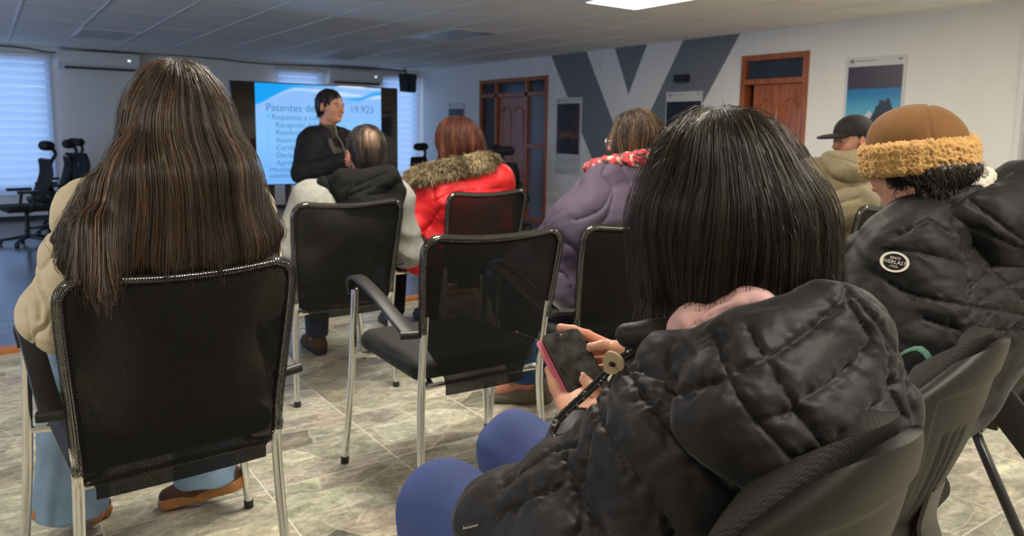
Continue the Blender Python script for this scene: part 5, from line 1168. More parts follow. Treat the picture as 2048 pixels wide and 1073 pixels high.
hair('hair', h1, MT['hair_long'], e1, 17000, 0.50, flow_from(A(0.385, 1.935, 1.36)), (0.060, 0.044, 0.034), 0.006, 26, 0.00058, where=lambda P: P[:, 2] > 0.98, jitter=0.30, depth=0.007, inset=0.008, streak=((0.20, 0.098, 0.050), 0.58), lenvar=0.55, stray=0.10, zcut=lambda P: np.where(P[:, 0] < 0.235, 0.83+0.9*np.abs(P[:, 0]-0.19), 0.885))
settle(e1)

# ------------------------------------------------------------------ presenter standing in front of the screen
def standing(x, y, z, yaw, s=1.0, **ov):
    L = dict(pelvis=(0, 0, 0.96), chest=(0, 0, 1.24), neck=(0, -0.01, 1.475), shL=(-0.185, -0.01, 1.405), shR=(0.185, -0.01, 1.405), elL=(-0.27, 0.06, 1.15), elR=(0.31, 0.05, 1.19), wrL=(0.015, 0.280, 1.275), wrR=(0.095, 0.250, 1.290),
             hipL=(-0.09, 0, 0.93), hipR=(0.09, 0, 0.93), knL=(-0.11, 0.02, 0.50), knR=(0.11, 0.02, 0.50), anL=(-0.12, -0.02, 0.09), anR=(0.12, -0.02, 0.09), toeL=(-0.14, 0.12, 0.04), toeR=(0.14, 0.12, 0.04), head=(0, 0.02, 1.66))
    L.update(ov); Z = np.array(Matrix.Rotation(yaw, 3, 'Z')); J = {k: Z @ (A(*v)*s)+A(x, y, z) for k, v in L.items()}; J['s'] = s; J['hs'] = s; J['yaw'] = yaw; J['Z'] = Z; return J
J2 = standing(2.098, 5.345, FAR_FLOOR, -2.72, 1.0); J2['hR'] = rot(-2.62, 0.05, 0.0); J2['hs'] = 1.05; J2['curl'] = 1.3
J2['palmL'] = J2['Z'] @ A(1, -0.3, 0); J2['palmR'] = J2['Z'] @ A(-1, -0.3, -0.2); J2['hdL'] = J2['Z'] @ A(0.9, 0.25, 0.05); J2['hdR'] = J2['Z'] @ A(-0.9, 0.3, 0.05); J2['thL'] = 1; J2['thR'] = -1
e2 = person('person', J2, 'person standing before the big screen in a dark open jacket, hands together')
body(J2, e2, 0.0055, tone=1.05); eyes(e2, J2['head'], J2['hR'], J2['hs'])
T2 = lambda *v: J2['Z'] @ A(*v)+A(2.098, 5.345, FAR_FLOOR)
Zm = J2['Z']
pl = torso(J2, 0.016, 0.05); pl.cone(J2['neck']-A(0, 0, 0.03), J2['neck']+A(0, 0, 0.045), 0.062, 0.060, 0.02); pl.cone(J2['neck']+A(0, 0, 0.0), J2['neck']+A(0, 0, 0.12), 0.050, 0.056, 0.004, True)
shape_obj('pullover', pl, 0.007, fabric('olive_fleece', (0.060, 0.057, 0.040), 0.85, 0.3, 300), e2, wrinkles(0.004, 12, 3))
zp = [T2(0, 0.150+d, z) for z, d in ((0.98, 0.0), (1.10, 0.012), (1.22, 0.022), (1.32, 0.012), (1.40, -0.025), (1.46, -0.075), (1.52, -0.085))]
tube_obj('zip', smooth_path([tuple(seam) for seam in zp], 4), 0.006, mat('zip_grey', (0.16, 0.16, 0.15), 0.4), e2, 6)
j2 = torso(J2, 0.036, 0.05); arm(j2, J2, 'L', 0.030, 0.03, 0.95, gw=0.022); arm(j2, J2, 'R', 0.030, 0.03, 0.95, gw=0.022); j2.cone(J2['hipL'], J2['hipR'], 0.15, 0.15, 0.05)
j2.cone(T2(-0.11, -0.07, 1.47), T2(0.11, -0.07, 1.47), 0.050, 0.050, 0.03)
for q in (-1, 1): j2.cone(T2(q*0.12, -0.05, 1.46), T2(q*0.105, 0.09, 1.36), 0.042, 0.022, 0.03)
cut_neck(j2, J2, 0.070); j2.cone(T2(0.0, 0.175, 1.52), T2(-0.01, 0.20, 1.12), 0.125, 0.085, 0.01, True); j2.cone(T2(-0.01, 0.20, 1.12), T2(0.0, 0.19, 0.80), 0.085, 0.07, 0.01, True)
arm(j2, J2, 'L', 0.030, 0.02, 0.95, gw=0.022); arm(j2, J2, 'R', 0.030, 0.02, 0.95, gw=0.022)
shape_obj('jacket', j2, 0.0065, fabric('black_softshell', (0.006, 0.007, 0.012), 0.75, 0.2, 300, spec=0.3), e2, wrinkles(0.006, 10, 6))
for q in (-1, 1):
    bm = bmesh.new(); tube(bm, smooth_path([T2(q*0.088, 0.085, 1.43), T2(q*0.092, 0.135, 1.34), T2(q*0.066, 0.168, 1.25)], 4), [0.013+0.004*math.sin(i) for i in range(9)], 6); bmo('jacket_facing', bm, fabric('grey_lining', (0.10, 0.10, 0.09), 0.8), e2, smooth=True)
t = Shape(); legs(t, J2, 0.018, 0.04, flare=0.012, hem=1.0, cut=True); t.cone(J2['hipL'], J2['hipR'], 0.12, 0.12, 0.04); shape_obj('trousers', t, 0.009, fabric('dark_trousers', (0.015, 0.017, 0.028), 0.85), e2, wrinkles(0.004, 9, 1))
for q in 'LR': shoe(J2, q, e2, MT['black_plastic'], MT['rubber'], yaw=-2.72, pos=A(J2['an'+q][0], J2['an'+q][1], FAR_FLOOR))
hv = short_hair_env(J2, 0.006, face_z=0.0); hv.ell(J2['head']+J2['hR'] @ A(0, -0.08, -0.115), (0.12, 0.10, 0.055), None, 0.01, True)
hair('hair', hv, MT['hair_dull'], e2, 3000, 0.030, flow_from(J2['head']+A(0, 0, 0.14)), (0.014, 0.010, 0.009), 0.006, 5, 0.0012, jitter=0.3, depth=0.003, inset=0.000, lenvar=0.4)
settle(e2)

# ------------------------------------------------------------------ man with grey jacket, black hood, thinning crown
J3 = pose(1.285, 3.345, 0.0, seat=0.455, chest=(1.335, 3.300, 0.755), neck=(1.440, 3.310, 0.925), shL=(1.215, 3.310, 0.855), shR=(1.590, 3.240, 0.860), elL=(1.075, 3.300, 0.640), elR=(1.660, 3.240, 0.610), wrL=(1.16, 3.56, 0.64), wrR=(1.50, 3.54, 0.62), hrot=(-0.05, 0.15, 0))
J3['hs'] = 1.12; J3['head'] = A(1.492, 3.345, 1.068)
e3 = person('person', J3, 'person with thinning dark hair, grey jacket and black hood, seated below the screen')
body(J3, e3, 0.008); g3 = fabric('grey_marl_knit', (0.27, 0.27, 0.255), 0.95, 0.6, 260, var=0.14, vscale=45)
j3 = torso(J3, 0.032, 0.06); arm(j3, J3, 'L', 0.034, 0.04, 0.98, gw=0.026); arm(j3, J3, 'R', 0.034, 0.04, 0.98, gw=0.026); cut_neck(j3, J3); shape_obj('jacket', j3, 0.007, g3, e3, wrinkles(0.008, 8, 3))
b3 = MT['black_cotton'] = fabric('black_cotton', (0.0065, 0.0068, 0.0075), 0.9, 0.3, 300, spec=0.2)
h3 = Shape(); h3.ell(A(1.425, 3.205, 0.885), A(0.145, 0.085, 0.075), k=0.05); h3.cone(A(1.33, 3.22, 0.955), A(1.52, 3.17, 0.955), 0.045, 0.05, 0.05); h3.cone(A(1.52, 3.17, 0.955), A(1.60, 3.20, 0.86), 0.055, 0.045, 0.05); h3.cone(A(1.27, 3.27, 0.94), A(1.34, 3.19, 0.83), 0.035, 0.05, 0.04); h3.cone(A(1.40, 3.18, 0.86), A(1.52, 3.15, 0.83), 0.06, 0.05, 0.05)
h3.cone(A(1.455, 3.33, 0.94), A(1.49, 3.35, 1.08), 0.068, 0.09, 0.02, True)
SE3 = [seam3d(h3, q, 2.4, 3.9) for q in ([(640, 342), (655, 360), (668, 405)], [(770, 345), (730, 365), (700, 380), (690, 405)], [(740, 375), (700, 392)], [(800, 365), (775, 385), (740, 390)])]
shape_obj('hood', h3, 0.006, b3, e3, stitched(SE3, 0.016, 0.05, 0.0, 0.006, 13))
t = Shape(); legs(t, J3, 0.02, 0.04, cut=True); t.cone(J3['hipL'], J3['hipR'], 0.12, 0.12, 0.04); shape_obj('trousers', t, 0.010, fabric('dark_jeans', (0.03, 0.04, 0.07), 0.85), e3)
for q in 'LR': shoe(J3, q, e3, suede, MT['rubber'])
hv = short_hair_env(J3, 0.008); bald = J3['head']+A(-0.010, -0.085, 0.070)
def bc3(V):
    d = np.linalg.norm(V-bald, axis=1); c = np.tile(A(0.020, 0.015, 0.013), (len(V), 1)); return blend(c, (0.20, 0.12, 0.072), sm(0.075, 0.015, d+0.010*noise(V, 50, 2)))
hair('hair', hv, MT['hair_dull'], e3, 2600, 0.07, flow_from(J3['head']+A(0, 0.03, 0.14)), (0.020, 0.015, 0.013), 0.006, 7, 0.0008, jitter=0.45, depth=0.003, inset=0.001, lenvar=0.5, basecol=bc3, where=lambda P: RNG.uniform(size=len(P)) < 0.22+0.78*sm(0.015, 0.075, np.linalg.norm(P-bald, axis=1)))
settle(e3)

# ------------------------------------------------------------------ woman in red
J4 = pose(2.10, 3.58, 0.0, seat=0.455, chest=(2.12, 3.55, 0.80), neck=(2.155, 3.575, 0.985), shL=(1.975, 3.595, 0.905), shR=(2.350, 3.510, 0.905), elL=(1.875, 3.590, 0.650), elR=(2.40, 3.56, 0.66), wrL=(1.98, 3.84, 0.60), wrR=(2.28, 3.84, 0.60), hrot=(0.1, 0.1, 0))
J4['head'] = A(2.140, 3.62, 1.135)
e4 = person('person', J4, 'person with a reddish-brown bob, red winter coat and fur-trimmed hood')
body(J4, e4, 0.010); MT['red'] = mat('red_coat', (0.58, 0.008, 0.013), 0.6, bump=0.3, bscale=30, bdist=0.005)
j4 = torso(J4, 0.040, 0.06); arm(j4, J4, 'L', 0.038, 0.04, 0.98, gw=0.034); arm(j4, J4, 'R', 0.038, 0.04, 0.98, gw=0.034); j4.cone(J4['hipL']+A(-0.02, 0.03, 0), J4['knL']+A(0, -0.08, 0), 0.125, 0.10, 0.05); j4.cone(J4['hipR'], J4['knR']+A(0, -0.08, 0), 0.125, 0.10, 0.05)
j4.cone(A(1.90, 3.60, 0.66), A(1.90, 3.60, 0.48), 0.07, 0.06, 0.05); cut_neck(j4, J4)
SE4 = [seam3d(j4, q, 2.8, 4.6) for q in ([(862, 340), (868, 400), (866, 440)], [(868, 405), (910, 385), (1000, 378)], [(870, 440), (850, 470), (845, 520)], [(860, 350), (920, 345), (990, 345)], [(815, 470), (850, 460), (880, 420)])]
shape_obj('coat', j4, 0.007, MT['red'], e4, stitched(SE4, 0.012, 0.05, 0.002, 0.006, 12))
fc = Shape(); P_ = smooth_path([(1.875, 3.62, 0.925), (1.905, 3.53, 0.965), (2.00, 3.47, 0.990), (2.12, 3.455, 1.010), (2.24, 3.47, 1.030), (2.33, 3.53, 1.015), (2.35, 3.62, 0.98)], 3)
for a, b in zip(P_, P_[1:]): fc.cone(tuple(a), tuple(b), 0.036, 0.036, 0.02)
V, F = polygonise(fc, *fc.bounds(), 0.009); idx = RNG.integers(0, len(V), 9000); g = grad(fc, V[idx]); d0 = unit(A(-0.35, -0.35, -0.25)); ln = RNG.uniform(0.014, 0.034, len(idx))[:, None]; dv = g*0.75+d0*0.55+RNG.normal(size=g.shape)*0.30
pths = np.stack([V[idx]+dv*ln*t+A(0, 0, -0.012)*t*t for t in np.linspace(0, 1, 5)], 1); tone = RNG.uniform(0.35, 1.2, len(idx))*(1+0.5*noise(V[idx], 22, 3)); V2, F2, C2 = ribbons(pths, RNG.uniform(0.0008, 0.0016, len(idx)), A(0.46, 0.37, 0.23)[None]*np.clip(tone, 0.15, 1.6)[:, None])
npmesh('fur_trim', np.concatenate([V, V2]), np.concatenate([F, F2+len(V)]), MT['fur'], e4, col=np.concatenate([np.tile(A(0.10, 0.075, 0.04), (len(V), 1)), C2]))
t = Shape(); legs(t, J4, 0.018, 0.04, cut=True); shape_obj('trousers', t, 0.010, b3, e4)
for q in 'LR': shoe(J4, q, e4, MT['black_plastic'], MT['rubber'])
hv = Shape(); hv.ell(A(2.150, 3.60, 1.162), A(0.118, 0.118, 0.108), k=0.04); hv.ell(A(2.165, 3.585, 1.105), A(0.128, 0.112, 0.090), k=0.05)
for x in (2.07, 2.15, 2.24, 2.27): hv.cone(A(2.15, 3.57, 1.10), A(x, 3.56, 1.055), 0.06, 0.035, 0.05)
hv.ell(A(2.14, 3.74, 1.10), A(0.08, 0.08, 0.11), k=0.02, sub=True)
hair('hair', hv, MT['hair_dull'], e4, 4500, 0.14, flow_from(A(2.14, 3.60, 1.28)), (0.085, 0.026, 0.018), 0.008, 12, 0.0009, jitter=0.35, depth=0.006, inset=0.007, streak=((0.22, 0.075, 0.03), 0.35), lenvar=0.4, stray=0.05)
settle(e4)

# ------------------------------------------------------------------ woman in the purple jacket
J5 = pose(1.93, 2.22, 0.0, seat=0.455, chest=(1.99, 2.20, 0.80), neck=(2.165, 2.275, 1.035), shL=(2.015, 2.280, 0.935), shR=(2.30, 2.17, 0.955), elL=(1.870, 2.345, 0.740), elR=(2.36, 2.24, 0.70), wrL=(1.86, 2.56, 0.62), wrR=(2.14, 2.52, 0.62), hrot=(0.55, 0.15, 0), knL=(1.80, 2.62, 0.56), knR=(2.04, 2.65, 0.56), anL=(1.90, 2.575, 0.10), anR=(2.06, 2.66, 0.09), toeL=(1.80, 2.66, 0.05), toeR=(2.06, 2.80, 0.05))
J5['head'] = A(2.230, 2.305, 1.160)
e5 = person('person', J5, 'person with brown hair, glasses, red patterned scarf and purple jacket')
body(J5, e5, 0.008)
MT['purple'] = mat('purple_raincoat', (0.052, 0.038, 0.066), 0.75, spec=0.3, bump=0.2, bscale=30, bdist=0.004)
j5 = torso(J5, 0.042, 0.06); arm(j5, J5, 'L', 0.038, 0.05, 0.98, gw=0.035); arm(j5, J5, 'R', 0.045, 0.05, 0.98, gw=0.035); j5.cone(J5['hipL'], A(1.83, 2.50, 0.60), 0.13, 0.10, 0.06); j5.cone(J5['hipR'], A(2.04, 2.52, 0.60), 0.13, 0.10, 0.06)
j5.cone(A(2.03, 2.25, 0.99), A(2.30, 2.18, 1.00), 0.065, 0.060, 0.05); cut_neck(j5, J5, 0.066)
SE5 = [seam3d(j5, q, 1.8, 3.9) for q in ([(1215, 325), (1205, 350), (1225, 380), (1215, 430), (1180, 470)], [(1225, 380), (1200, 420), (1150, 440)], [(1190, 330), (1165, 345), (1155, 370)], [(1240, 330), (1275, 400), (1290, 440)], [(1110, 480), (1150, 500), (1160, 560)], [(1095, 540), (1130, 550), (1150, 600)])]
shape_obj('jacket', j5, 0.006, MT['purple'], e5, stitched(SE5, 0.010, 0.045, 0.001, 0.005, 12))
sf = Shape(); P_ = smooth_path([(2.06, 2.37, 1.035), (2.055, 2.28, 1.055), (2.10, 2.215, 1.070), (2.18, 2.185, 1.085), (2.27, 2.20, 1.085), (2.31, 2.28, 1.07)], 3)
for a, b in zip(P_, P_[1:]): sf.cone(tuple(a), tuple(b), 0.034, 0.034, 0.015)
def scol(P): n1 = noise(P*A(1, 1, 1.4), 95, 3); n2 = noise(P, 60, 8); c = np.tile(A(0.55, 0.035, 0.05), (len(P), 1)); c = blend(c, (0.02, 0.035, 0.035), sm(0.0, 0.25, n1)); return blend(c, (0.45, 0.40, 0.34), (n2 > 0.62)*0.8)
shape_obj('scarf', sf, 0.004, mat('patterned_scarf', (1, 1, 1), 0.9, attr=True, bump=0.4, bscale=200), e5, wrinkles(0.005, 30, 2), colf=scol)
t = Shape(); legs(t, J5, 0.02, 0.04, flare=0.02, hem=0.98, cut=True); t.cone(J5['hipL'], J5['hipR'], 0.12, 0.12, 0.04); shape_obj('jeans', t, 0.007, mat('blue_denim', (0.025, 0.075, 0.19), 0.85, var=0.3, vscale=10, bump=0.4, bscale=600, bdist=0.001), e5, wrinkles(0.004, 12, 4))
tsu = mat('taupe_suede', (0.17, 0.125, 0.10), 0.9, bump=0.3, bscale=300, bdist=0.001); shoe(J5, 'L', e5, tsu, mat('taupe_sole', (0.14, 0.12, 0.10), 0.7), yaw=0.95, pos=A(1.935, 2.565, 0)); shoe(J5, 'R', e5, tsu, MT['rubber'])
lc = [A(1.905, 2.585, 0.09), A(1.868, 2.60, 0.085), A(1.872, 2.62, 0.075)]
hv = Shape(); hv.ell(A(2.240, 2.295, 1.195), A(0.098, 0.108, 0.096), k=0.04); hv.ell(A(2.245, 2.28, 1.145), A(0.105, 0.100, 0.085), k=0.05); hv.cone(A(2.20, 2.30, 1.13), A(2.175, 2.25, 1.085), 0.07, 0.045, 0.04); hv.cone(A(2.22, 2.30, 1.13), A(2.28, 2.25, 1.10), 0.07, 0.04, 0.04)
hv.ell(J5['head']+J5['hR'] @ A(0, 0.115, -0.02), A(0.070, 0.075, 0.10), k=0.015, sub=True)
hair('hair', hv, MT['hair_dull'], e5, 4500, 0.15, flow_from(A(2.205, 2.33, 1.30)), (0.036, 0.023, 0.016), 0.007, 12, 0.0008, jitter=0.6, depth=0.006, inset=0.006, streak=((0.20, 0.115, 0.055), 0.25), lenvar=0.4, stray=0.06, curl=0.12)
W5 = lambda *v: J5['head']+J5['hR'] @ A(*v)
bm = bmesh.new()
for q in (-1, 1):
    tube(bm, [W5(q*0.033+0.024*math.cos(a), 0.104, 0.001+0.019*math.sin(a)) for a in np.linspace(0, 2*PI, 17)], 0.0016, 6); tube(bm, [W5(q*0.057, 0.104, 0.004), W5(q*0.074, 0.08, 0.006), W5(q*0.082, 0.0, 0.004)], 0.0015, 6)
tube(bm, [W5(-0.010, 0.104, 0.003), W5(0.010, 0.104, 0.003)], 0.0014, 6); bmo('glasses', bm, mat('pale_metal', (0.75, 0.72, 0.68), 0.25, 0.8), e5, smooth=True)
settle(e5)
# ------------------------------------------------------------------ woman in the shearling hat
J7 = pose(1.64, 0.90, 0.0, seat=0.455, chest=(1.80, 0.845, 0.80), neck=(1.825, 0.860, 1.035), shL=(1.700, 0.865, 0.935), shR=(2.060, 0.790, 0.955), elL=(1.590, 0.960, 0.715), elR=(2.10, 0.90, 0.70), wrL=(1.62, 1.19, 0.66), wrR=(1.95, 1.18, 0.66), hrot=(-0.15, 0.42, 0.0))
J7['head'] = A(1.775, 0.915, 1.130)
e7 = person('person', J7, 'person in a woolly-rimmed brown hat and black quilted jacket with arm patch')
body(J7, e7, 0.007, tone=1.1); eyes(e7, J7['head'], J7['hR'], 1.0)
MT['black_quilt'] = mat('black_quilted_cloth', (0.0075, 0.0075, 0.009), 0.6, spec=0.28, sheen=0.1, bump=0.35, bscale=60, bdist=0.003)
j7 = torso(J7, 0.040, 0.06); arm(j7, J7, 'L', 0.040, 0.04, 0.98, gw=0.03); arm(j7, J7, 'R', 0.040, 0.04, 0.98, gw=0.03); j7.cone(J7['hipL'], J7['hipL']+A(-0.02, 0.15, 0.03), 0.145, 0.12, 0.05); j7.cone(J7['hipR'], J7['hipR']+A(0.05, 0.12, 0.03), 0.15, 0.12, 0.05)
j7.cone(A(1.93, 0.80, 0.86), A(1.85, 0.84, 0.62), 0.14, 0.13, 0.06); cut_neck(j7, J7, 0.075)
SE7 = [seam3d(j7, q, 1.1, 2.6) for q in ([(1860, 440), (1905, 470), (1930, 520), (1942, 580), (1935, 600)], [(1770, 500), (1830, 505), (1900, 520), (1935, 535)], [(1750, 545), (1800, 580), (1870, 600), (1925, 610)], [(1790, 470), (1860, 440)],
       [(1905, 440), (1960, 520), (2048, 600)], [(1960, 470), (1935, 520)], [(2048, 480), (1950, 560), (1930, 600)], [(1990, 430), (2048, 470)], [(2048, 560), (1980, 590), (1930, 640)], [(1925, 610), (1990, 620), (2048, 630)], [(1900, 650), (1960, 690)], [(1990, 620), (1930, 690)], [(2048, 640), (1990, 690)], [(1850, 640), (1920, 660), (2048, 660)])]
shape_obj('jacket', j7, 0.0048, MT['black_quilt'], e7, stitched(SE7, 0.009, 0.035, fold=0.003, fsc=20))
h7 = Shape(); h7.cone(A(1.715, 0.850, 1.005), A(1.790, 0.790, 1.035), 0.034, 0.050, 0.04); h7.cone(A(1.790, 0.790, 1.025), A(1.950, 0.740, 1.070), 0.042, 0.056, 0.05); h7.ell(A(1.900, 0.715, 0.990), A(0.150, 0.065, 0.095), k=0.06); h7.cone(A(1.950, 0.740, 1.075), A(2.03, 0.82, 1.06), 0.055, 0.05, 0.05)
h7.cone(A(1.700, 0.880, 1.000), A(1.660, 0.960, 0.930), 0.030, 0.028, 0.03); h7.cone(J7['neck']+A(0.01, 0.03, -0.06), J7['neck']+A(0.0, 0.05, 0.14), 0.075, 0.105, 0.012, True)
HE7 = [seam3d(h7, q, 1.1, 2.6) for q in ([(1830, 430), (1900, 410), (1960, 375), (2030, 345)], [(1940, 400), (1990, 440), (2048, 480)], [(1850, 440), (1950, 460), (2048, 500)])]
shape_obj('hood', h7, 0.0045, MT['black_quilt'], e7, stitched(HE7, 0.010, 0.04, fold=0.003, fsc=18))
fl7 = Shape(); fl7.cone(A(1.745, 0.835, 1.035), A(1.815, 0.800, 1.080), 0.022, 0.034, 0.03); fl7.cone(A(1.815, 0.800, 1.080), A(1.855, 0.790, 1.098), 0.032, 0.026, 0.03); fl7.cone(J7['neck']+A(0.0, 0.03, -0.05), J7['neck']+A(-0.02, 0.05, 0.12), 0.062, 0.085, 0.01, True)
shape_obj('fleece_lining', fl7, 0.004, mat('white_fleece', (0.62, 0.58, 0.50), 0.95, bump=0.8, bscale=160, bdist=0.003), e7, wrinkles(0.003, 90, 4))
t = Shape(); legs(t, J7, 0.02, 0.04, cut=True); t.cone(J7['hipL'], J7['hipR'], 0.12, 0.12, 0.04); shape_obj('trousers', t, 0.010, b3, e7)
for q in 'LR': shoe(J7, q, e7, MT['black_plastic'], MT['rubber'])
# round patch on the sleeve
def on_surface(fn, x, y, t0, t1):
    X = seam3d(fn, [(x-2, y), (x+2, y)], t0, t1); p = X[len(X)//2]; return p, grad(fn, p[None])[0]
pc, pn = on_surface(j7, 1790, 525, 1.1, 2.4)
px = np.array(rr)*math.cos(0.22)-np.array(uu)*math.sin(0.22); px = unit(px-pn*(px @ pn)); py = np.cross(pn, px)
Mp = Matrix(np.stack([px, py, pn], 1)).to_4x4(); Mp.translation = Vector(pc+pn*0.0045)
MT['thread_white'] = fabric('cream_thread', (0.72, 0.68, 0.60), 0.8)
def ellipse_plate(name, a, b, z0, z1, m, parent, inner=None):
    bm = bmesh.new(); n_ = 40; out = [(a*math.cos(2*PI*k/n_), b*math.sin(2*PI*k/n_)) for k in range(n_)]
    def ringv(sc, z): return [bm.verts.new((x*sc, y*sc, z-0.10*0)) for x, y in out]
    o0, o1 = ringv(1, z0), ringv(1, z1)
    for k in range(n_): bm.faces.new((o0[k], o0[(k+1) % n_], o1[(k+1) % n_], o1[k]))
    if inner:
        i1 = ringv(inner, z1); i0 = ringv(inner, z0)
        for k in range(n_): bm.faces.new((o1[k], o1[(k+1) % n_], i1[(k+1) % n_], i1[k])); bm.faces.new((i1[k], i1[(k+1) % n_], i0[(k+1) % n_], i0[k]))
    else: bm.faces.new(o1); bm.faces.new(o0[::-1])
    return bmo(name, bm, m, parent)
pt7 = ellipse_plate('arm_patch', 0.0290, 0.0222, -0.002, 0.0020, MT['black_quilt'], e7); pt7.matrix_world = Mp; tag(pt7, 'round black and white sleeve patch')
ellipse_plate('patch_border', 0.0290, 0.0222, 0.0020, 0.0030, MT['thread_white'], pt7, 0.80)
for s_, sz, yy in (('SINCE', 0.0078, 0.0060), ('EVERLAST', 0.0108, -0.0040), ('-1910-', 0.0072, -0.0118)): text_mesh('patch_lettering', s_, sz, (0, yy, 0.0028), (0, 0, 0), MT['thread_white'], pt7, align='CENTER', ext=0.0003)
# hat
HR = rot(0.45, 0.12, -0.13); hc = A(1.778, 0.905, 1.168); HW = lambda *v: hc+HR @ A(*v)
cr = Shape(); cr.ell(HW(0, 0, 0.012), A(0.098, 0.108, 0.086), HR, 0.02); cr.ell(HW(0, 0, -0.030), A(0.088, 0.096, 0.055), HR, 0.02); cr.ell(HW(0, 0.01, -0.085), A(0.084, 0.094, 0.075), HR, 0.01, True)
def crown_d(P, g):
    Q = (P-hc) @ HR; return 0.004*noise(P, 13, 3)-0.005*np.exp(-(Q[:, 0]/0.0045)**2)-0.004*np.exp(-((Q[:, 1]+0.03)/0.0045)**2)
shape_obj('hat_crown', cr, 0.004, mat('brown_suede_hat', (0.165, 0.074, 0.022), 0.92, bump=0.25, bscale=260, bdist=0.001, var=0.12, vscale=14, sheen=0.12), e7, crown_d)
br = Shape(); pts = [HW(0.096*math.cos(a), 0.106*math.sin(a), -0.018+0.006*math.cos(a*2)) for a in np.linspace(0, 2*PI, 25)]
up_ = HR @ A(0, 0, 1)
for a, b in zip(pts, pts[1:]):
    for k_ in (-0.020, 0.0, 0.020): br.cone(a+up_*k_, b+up_*k_, 0.0165, 0.0165, 0.010)
def curls(P, g):
    n1 = noise(P+0.004*np.stack([noise(P, 90, 1), noise(P, 90, 2), noise(P, 90, 4)], 1), 170, 3); n2 = noise(P, 330, 6); return 0.0030*(1-np.abs(n1)*1.6)+0.0022*n2
shape_obj('hat_brim', br, 0.0028, mat('tan_shearling', (0.54, 0.32, 0.115), 0.95, bump=0.7, bscale=330, bdist=0.002, sheen=0.2, var=0.15, vscale=60), e7, curls)
hv = Shape(); c_, R_ = J7['head'], J7['hR']; hv.ell(c_+R_ @ A(0, -0.03, 0.0), A(0.088, 0.085, 0.085), R_, 0.03); hv.ell(c_+R_ @ A(0.02, -0.07, -0.055), A(0.085, 0.055, 0.050), R_, 0.03); hv.cone(c_+A(0.08, -0.05, -0.03), c_+A(0.11, -0.08, -0.028), 0.030, 0.018, 0.03)
hv.ell(c_+R_ @ A(-0.015, 0.085, -0.03), A(0.095, 0.078, 0.13), R_, 0.015, True)
hair('hair', hv, MT['hair'], e7, 3500, 0.07, lambda P: A(0, 0, -1)[None]+0.6*np.stack([noise(P, 40, 1), noise(P, 40, 2), noise(P, 40, 3)], 1), (0.020, 0.014, 0.011), 0.005, 10, 0.0008, where=lambda P: P[:, 2] < hc[2]-0.03, jitter=0.8, depth=0.003, inset=0.003, curl=0.6, lenvar=0.5, stray=0.15)
settle(e7)
# bag with green straps on the seat beside her
bg = empty('shoulder_bag', (1.500, 0.728, 0.480), 0.3, 'small black bag with green straps on the chair beside the hat wearer', 'bag')
S = Shape(); S.box((0, 0, 0.105), (0.075, 0.045, 0.105), rd=0.03); shape_obj('bag_body', S, 0.006, MT['black_quilt'], bg, wrinkles(0.004, 25, 2))
MT['green'] = fabric('green_webbing', (0.045, 0.120, 0.088), 0.8, 0.5, 500)
bm = bmesh.new(); sweep_rect(bm, smooth_path([(-0.055, -0.05, 0.14), (-0.058, -0.050, 0.24), (-0.05, -0.01, 0.305), (-0.05, 0.045, 0.25), (-0.05, 0.052, 0.15)], 5), 0.018, 0.0035, 5); bmo('strap', bm, MT['green'], bg, smooth=True)
bm = bmesh.new(); tube(bm, smooth_path([(0.0, -0.055, 0.20), (0.03, -0.06, 0.235), (0.075, -0.05, 0.225), (0.085, -0.03, 0.16)], 5), 0.013, 8); bmo('strap', bm, MT['green'], bg, smooth=True)

# ------------------------------------------------------------------ further listeners at the back right
def listener(x, y, label, coat, seat_yaw=0.0, hz=0.0, hrot=(0, 0, 0), hair_c=(0.03, 0.02, 0.015), top=None, chair_label=None, env=True, hair_g=0.016):
    J = pose(x, y, seat_yaw, 0.08, seat=0.455, hrot=hrot, s=0.97); J['head'] = J['head']+A(0, 0, hz)
    e = person('person', J, label); body(J, e, 0.010)
    S = torso(J, 0.036, 0.06); arm(S, J, 'L', 0.034, 0.04, 0.98, gw=0.026); arm(S, J, 'R', 0.034, 0.04, 0.98, gw=0.026); cut_neck(S, J); shape_obj('jacket', S, 0.010, coat, e, wrinkles(0.008, 9, 3))
    t = Shape(); legs(t, J, 0.02, 0.04, cut=True); t.cone(J['hipL'], J['hipR'], 0.12, 0.12, 0.04); shape_obj('trousers', t, 0.012, b3, e)
    for q in 'LR': shoe(J, q, e, MT['black_plastic'], MT['rubber'])
    if env: hair('hair', short_hair_env(J, hair_g), MT['hair_dull'], e, 1500, 0.07, flow_from(J['head']+A(0, 0, 0.14)), hair_c, 0.008, 7, 0.0012, jitter=0.5, depth=0.004, inset=0.003)
    if chair_label:
        c = copy_tree(protos[(0.5, 0.15)]); c.location = (x, y-0.27, 0); c.rotation_euler = (0, 0, seat_yaw); tag(c, chair_label, 'chair', GV)
    return e, J
khaki = mat('khaki_canvas', (0.240, 0.200, 0.120), 0.8, bump=0.3, bscale=60, bdist=0.003)
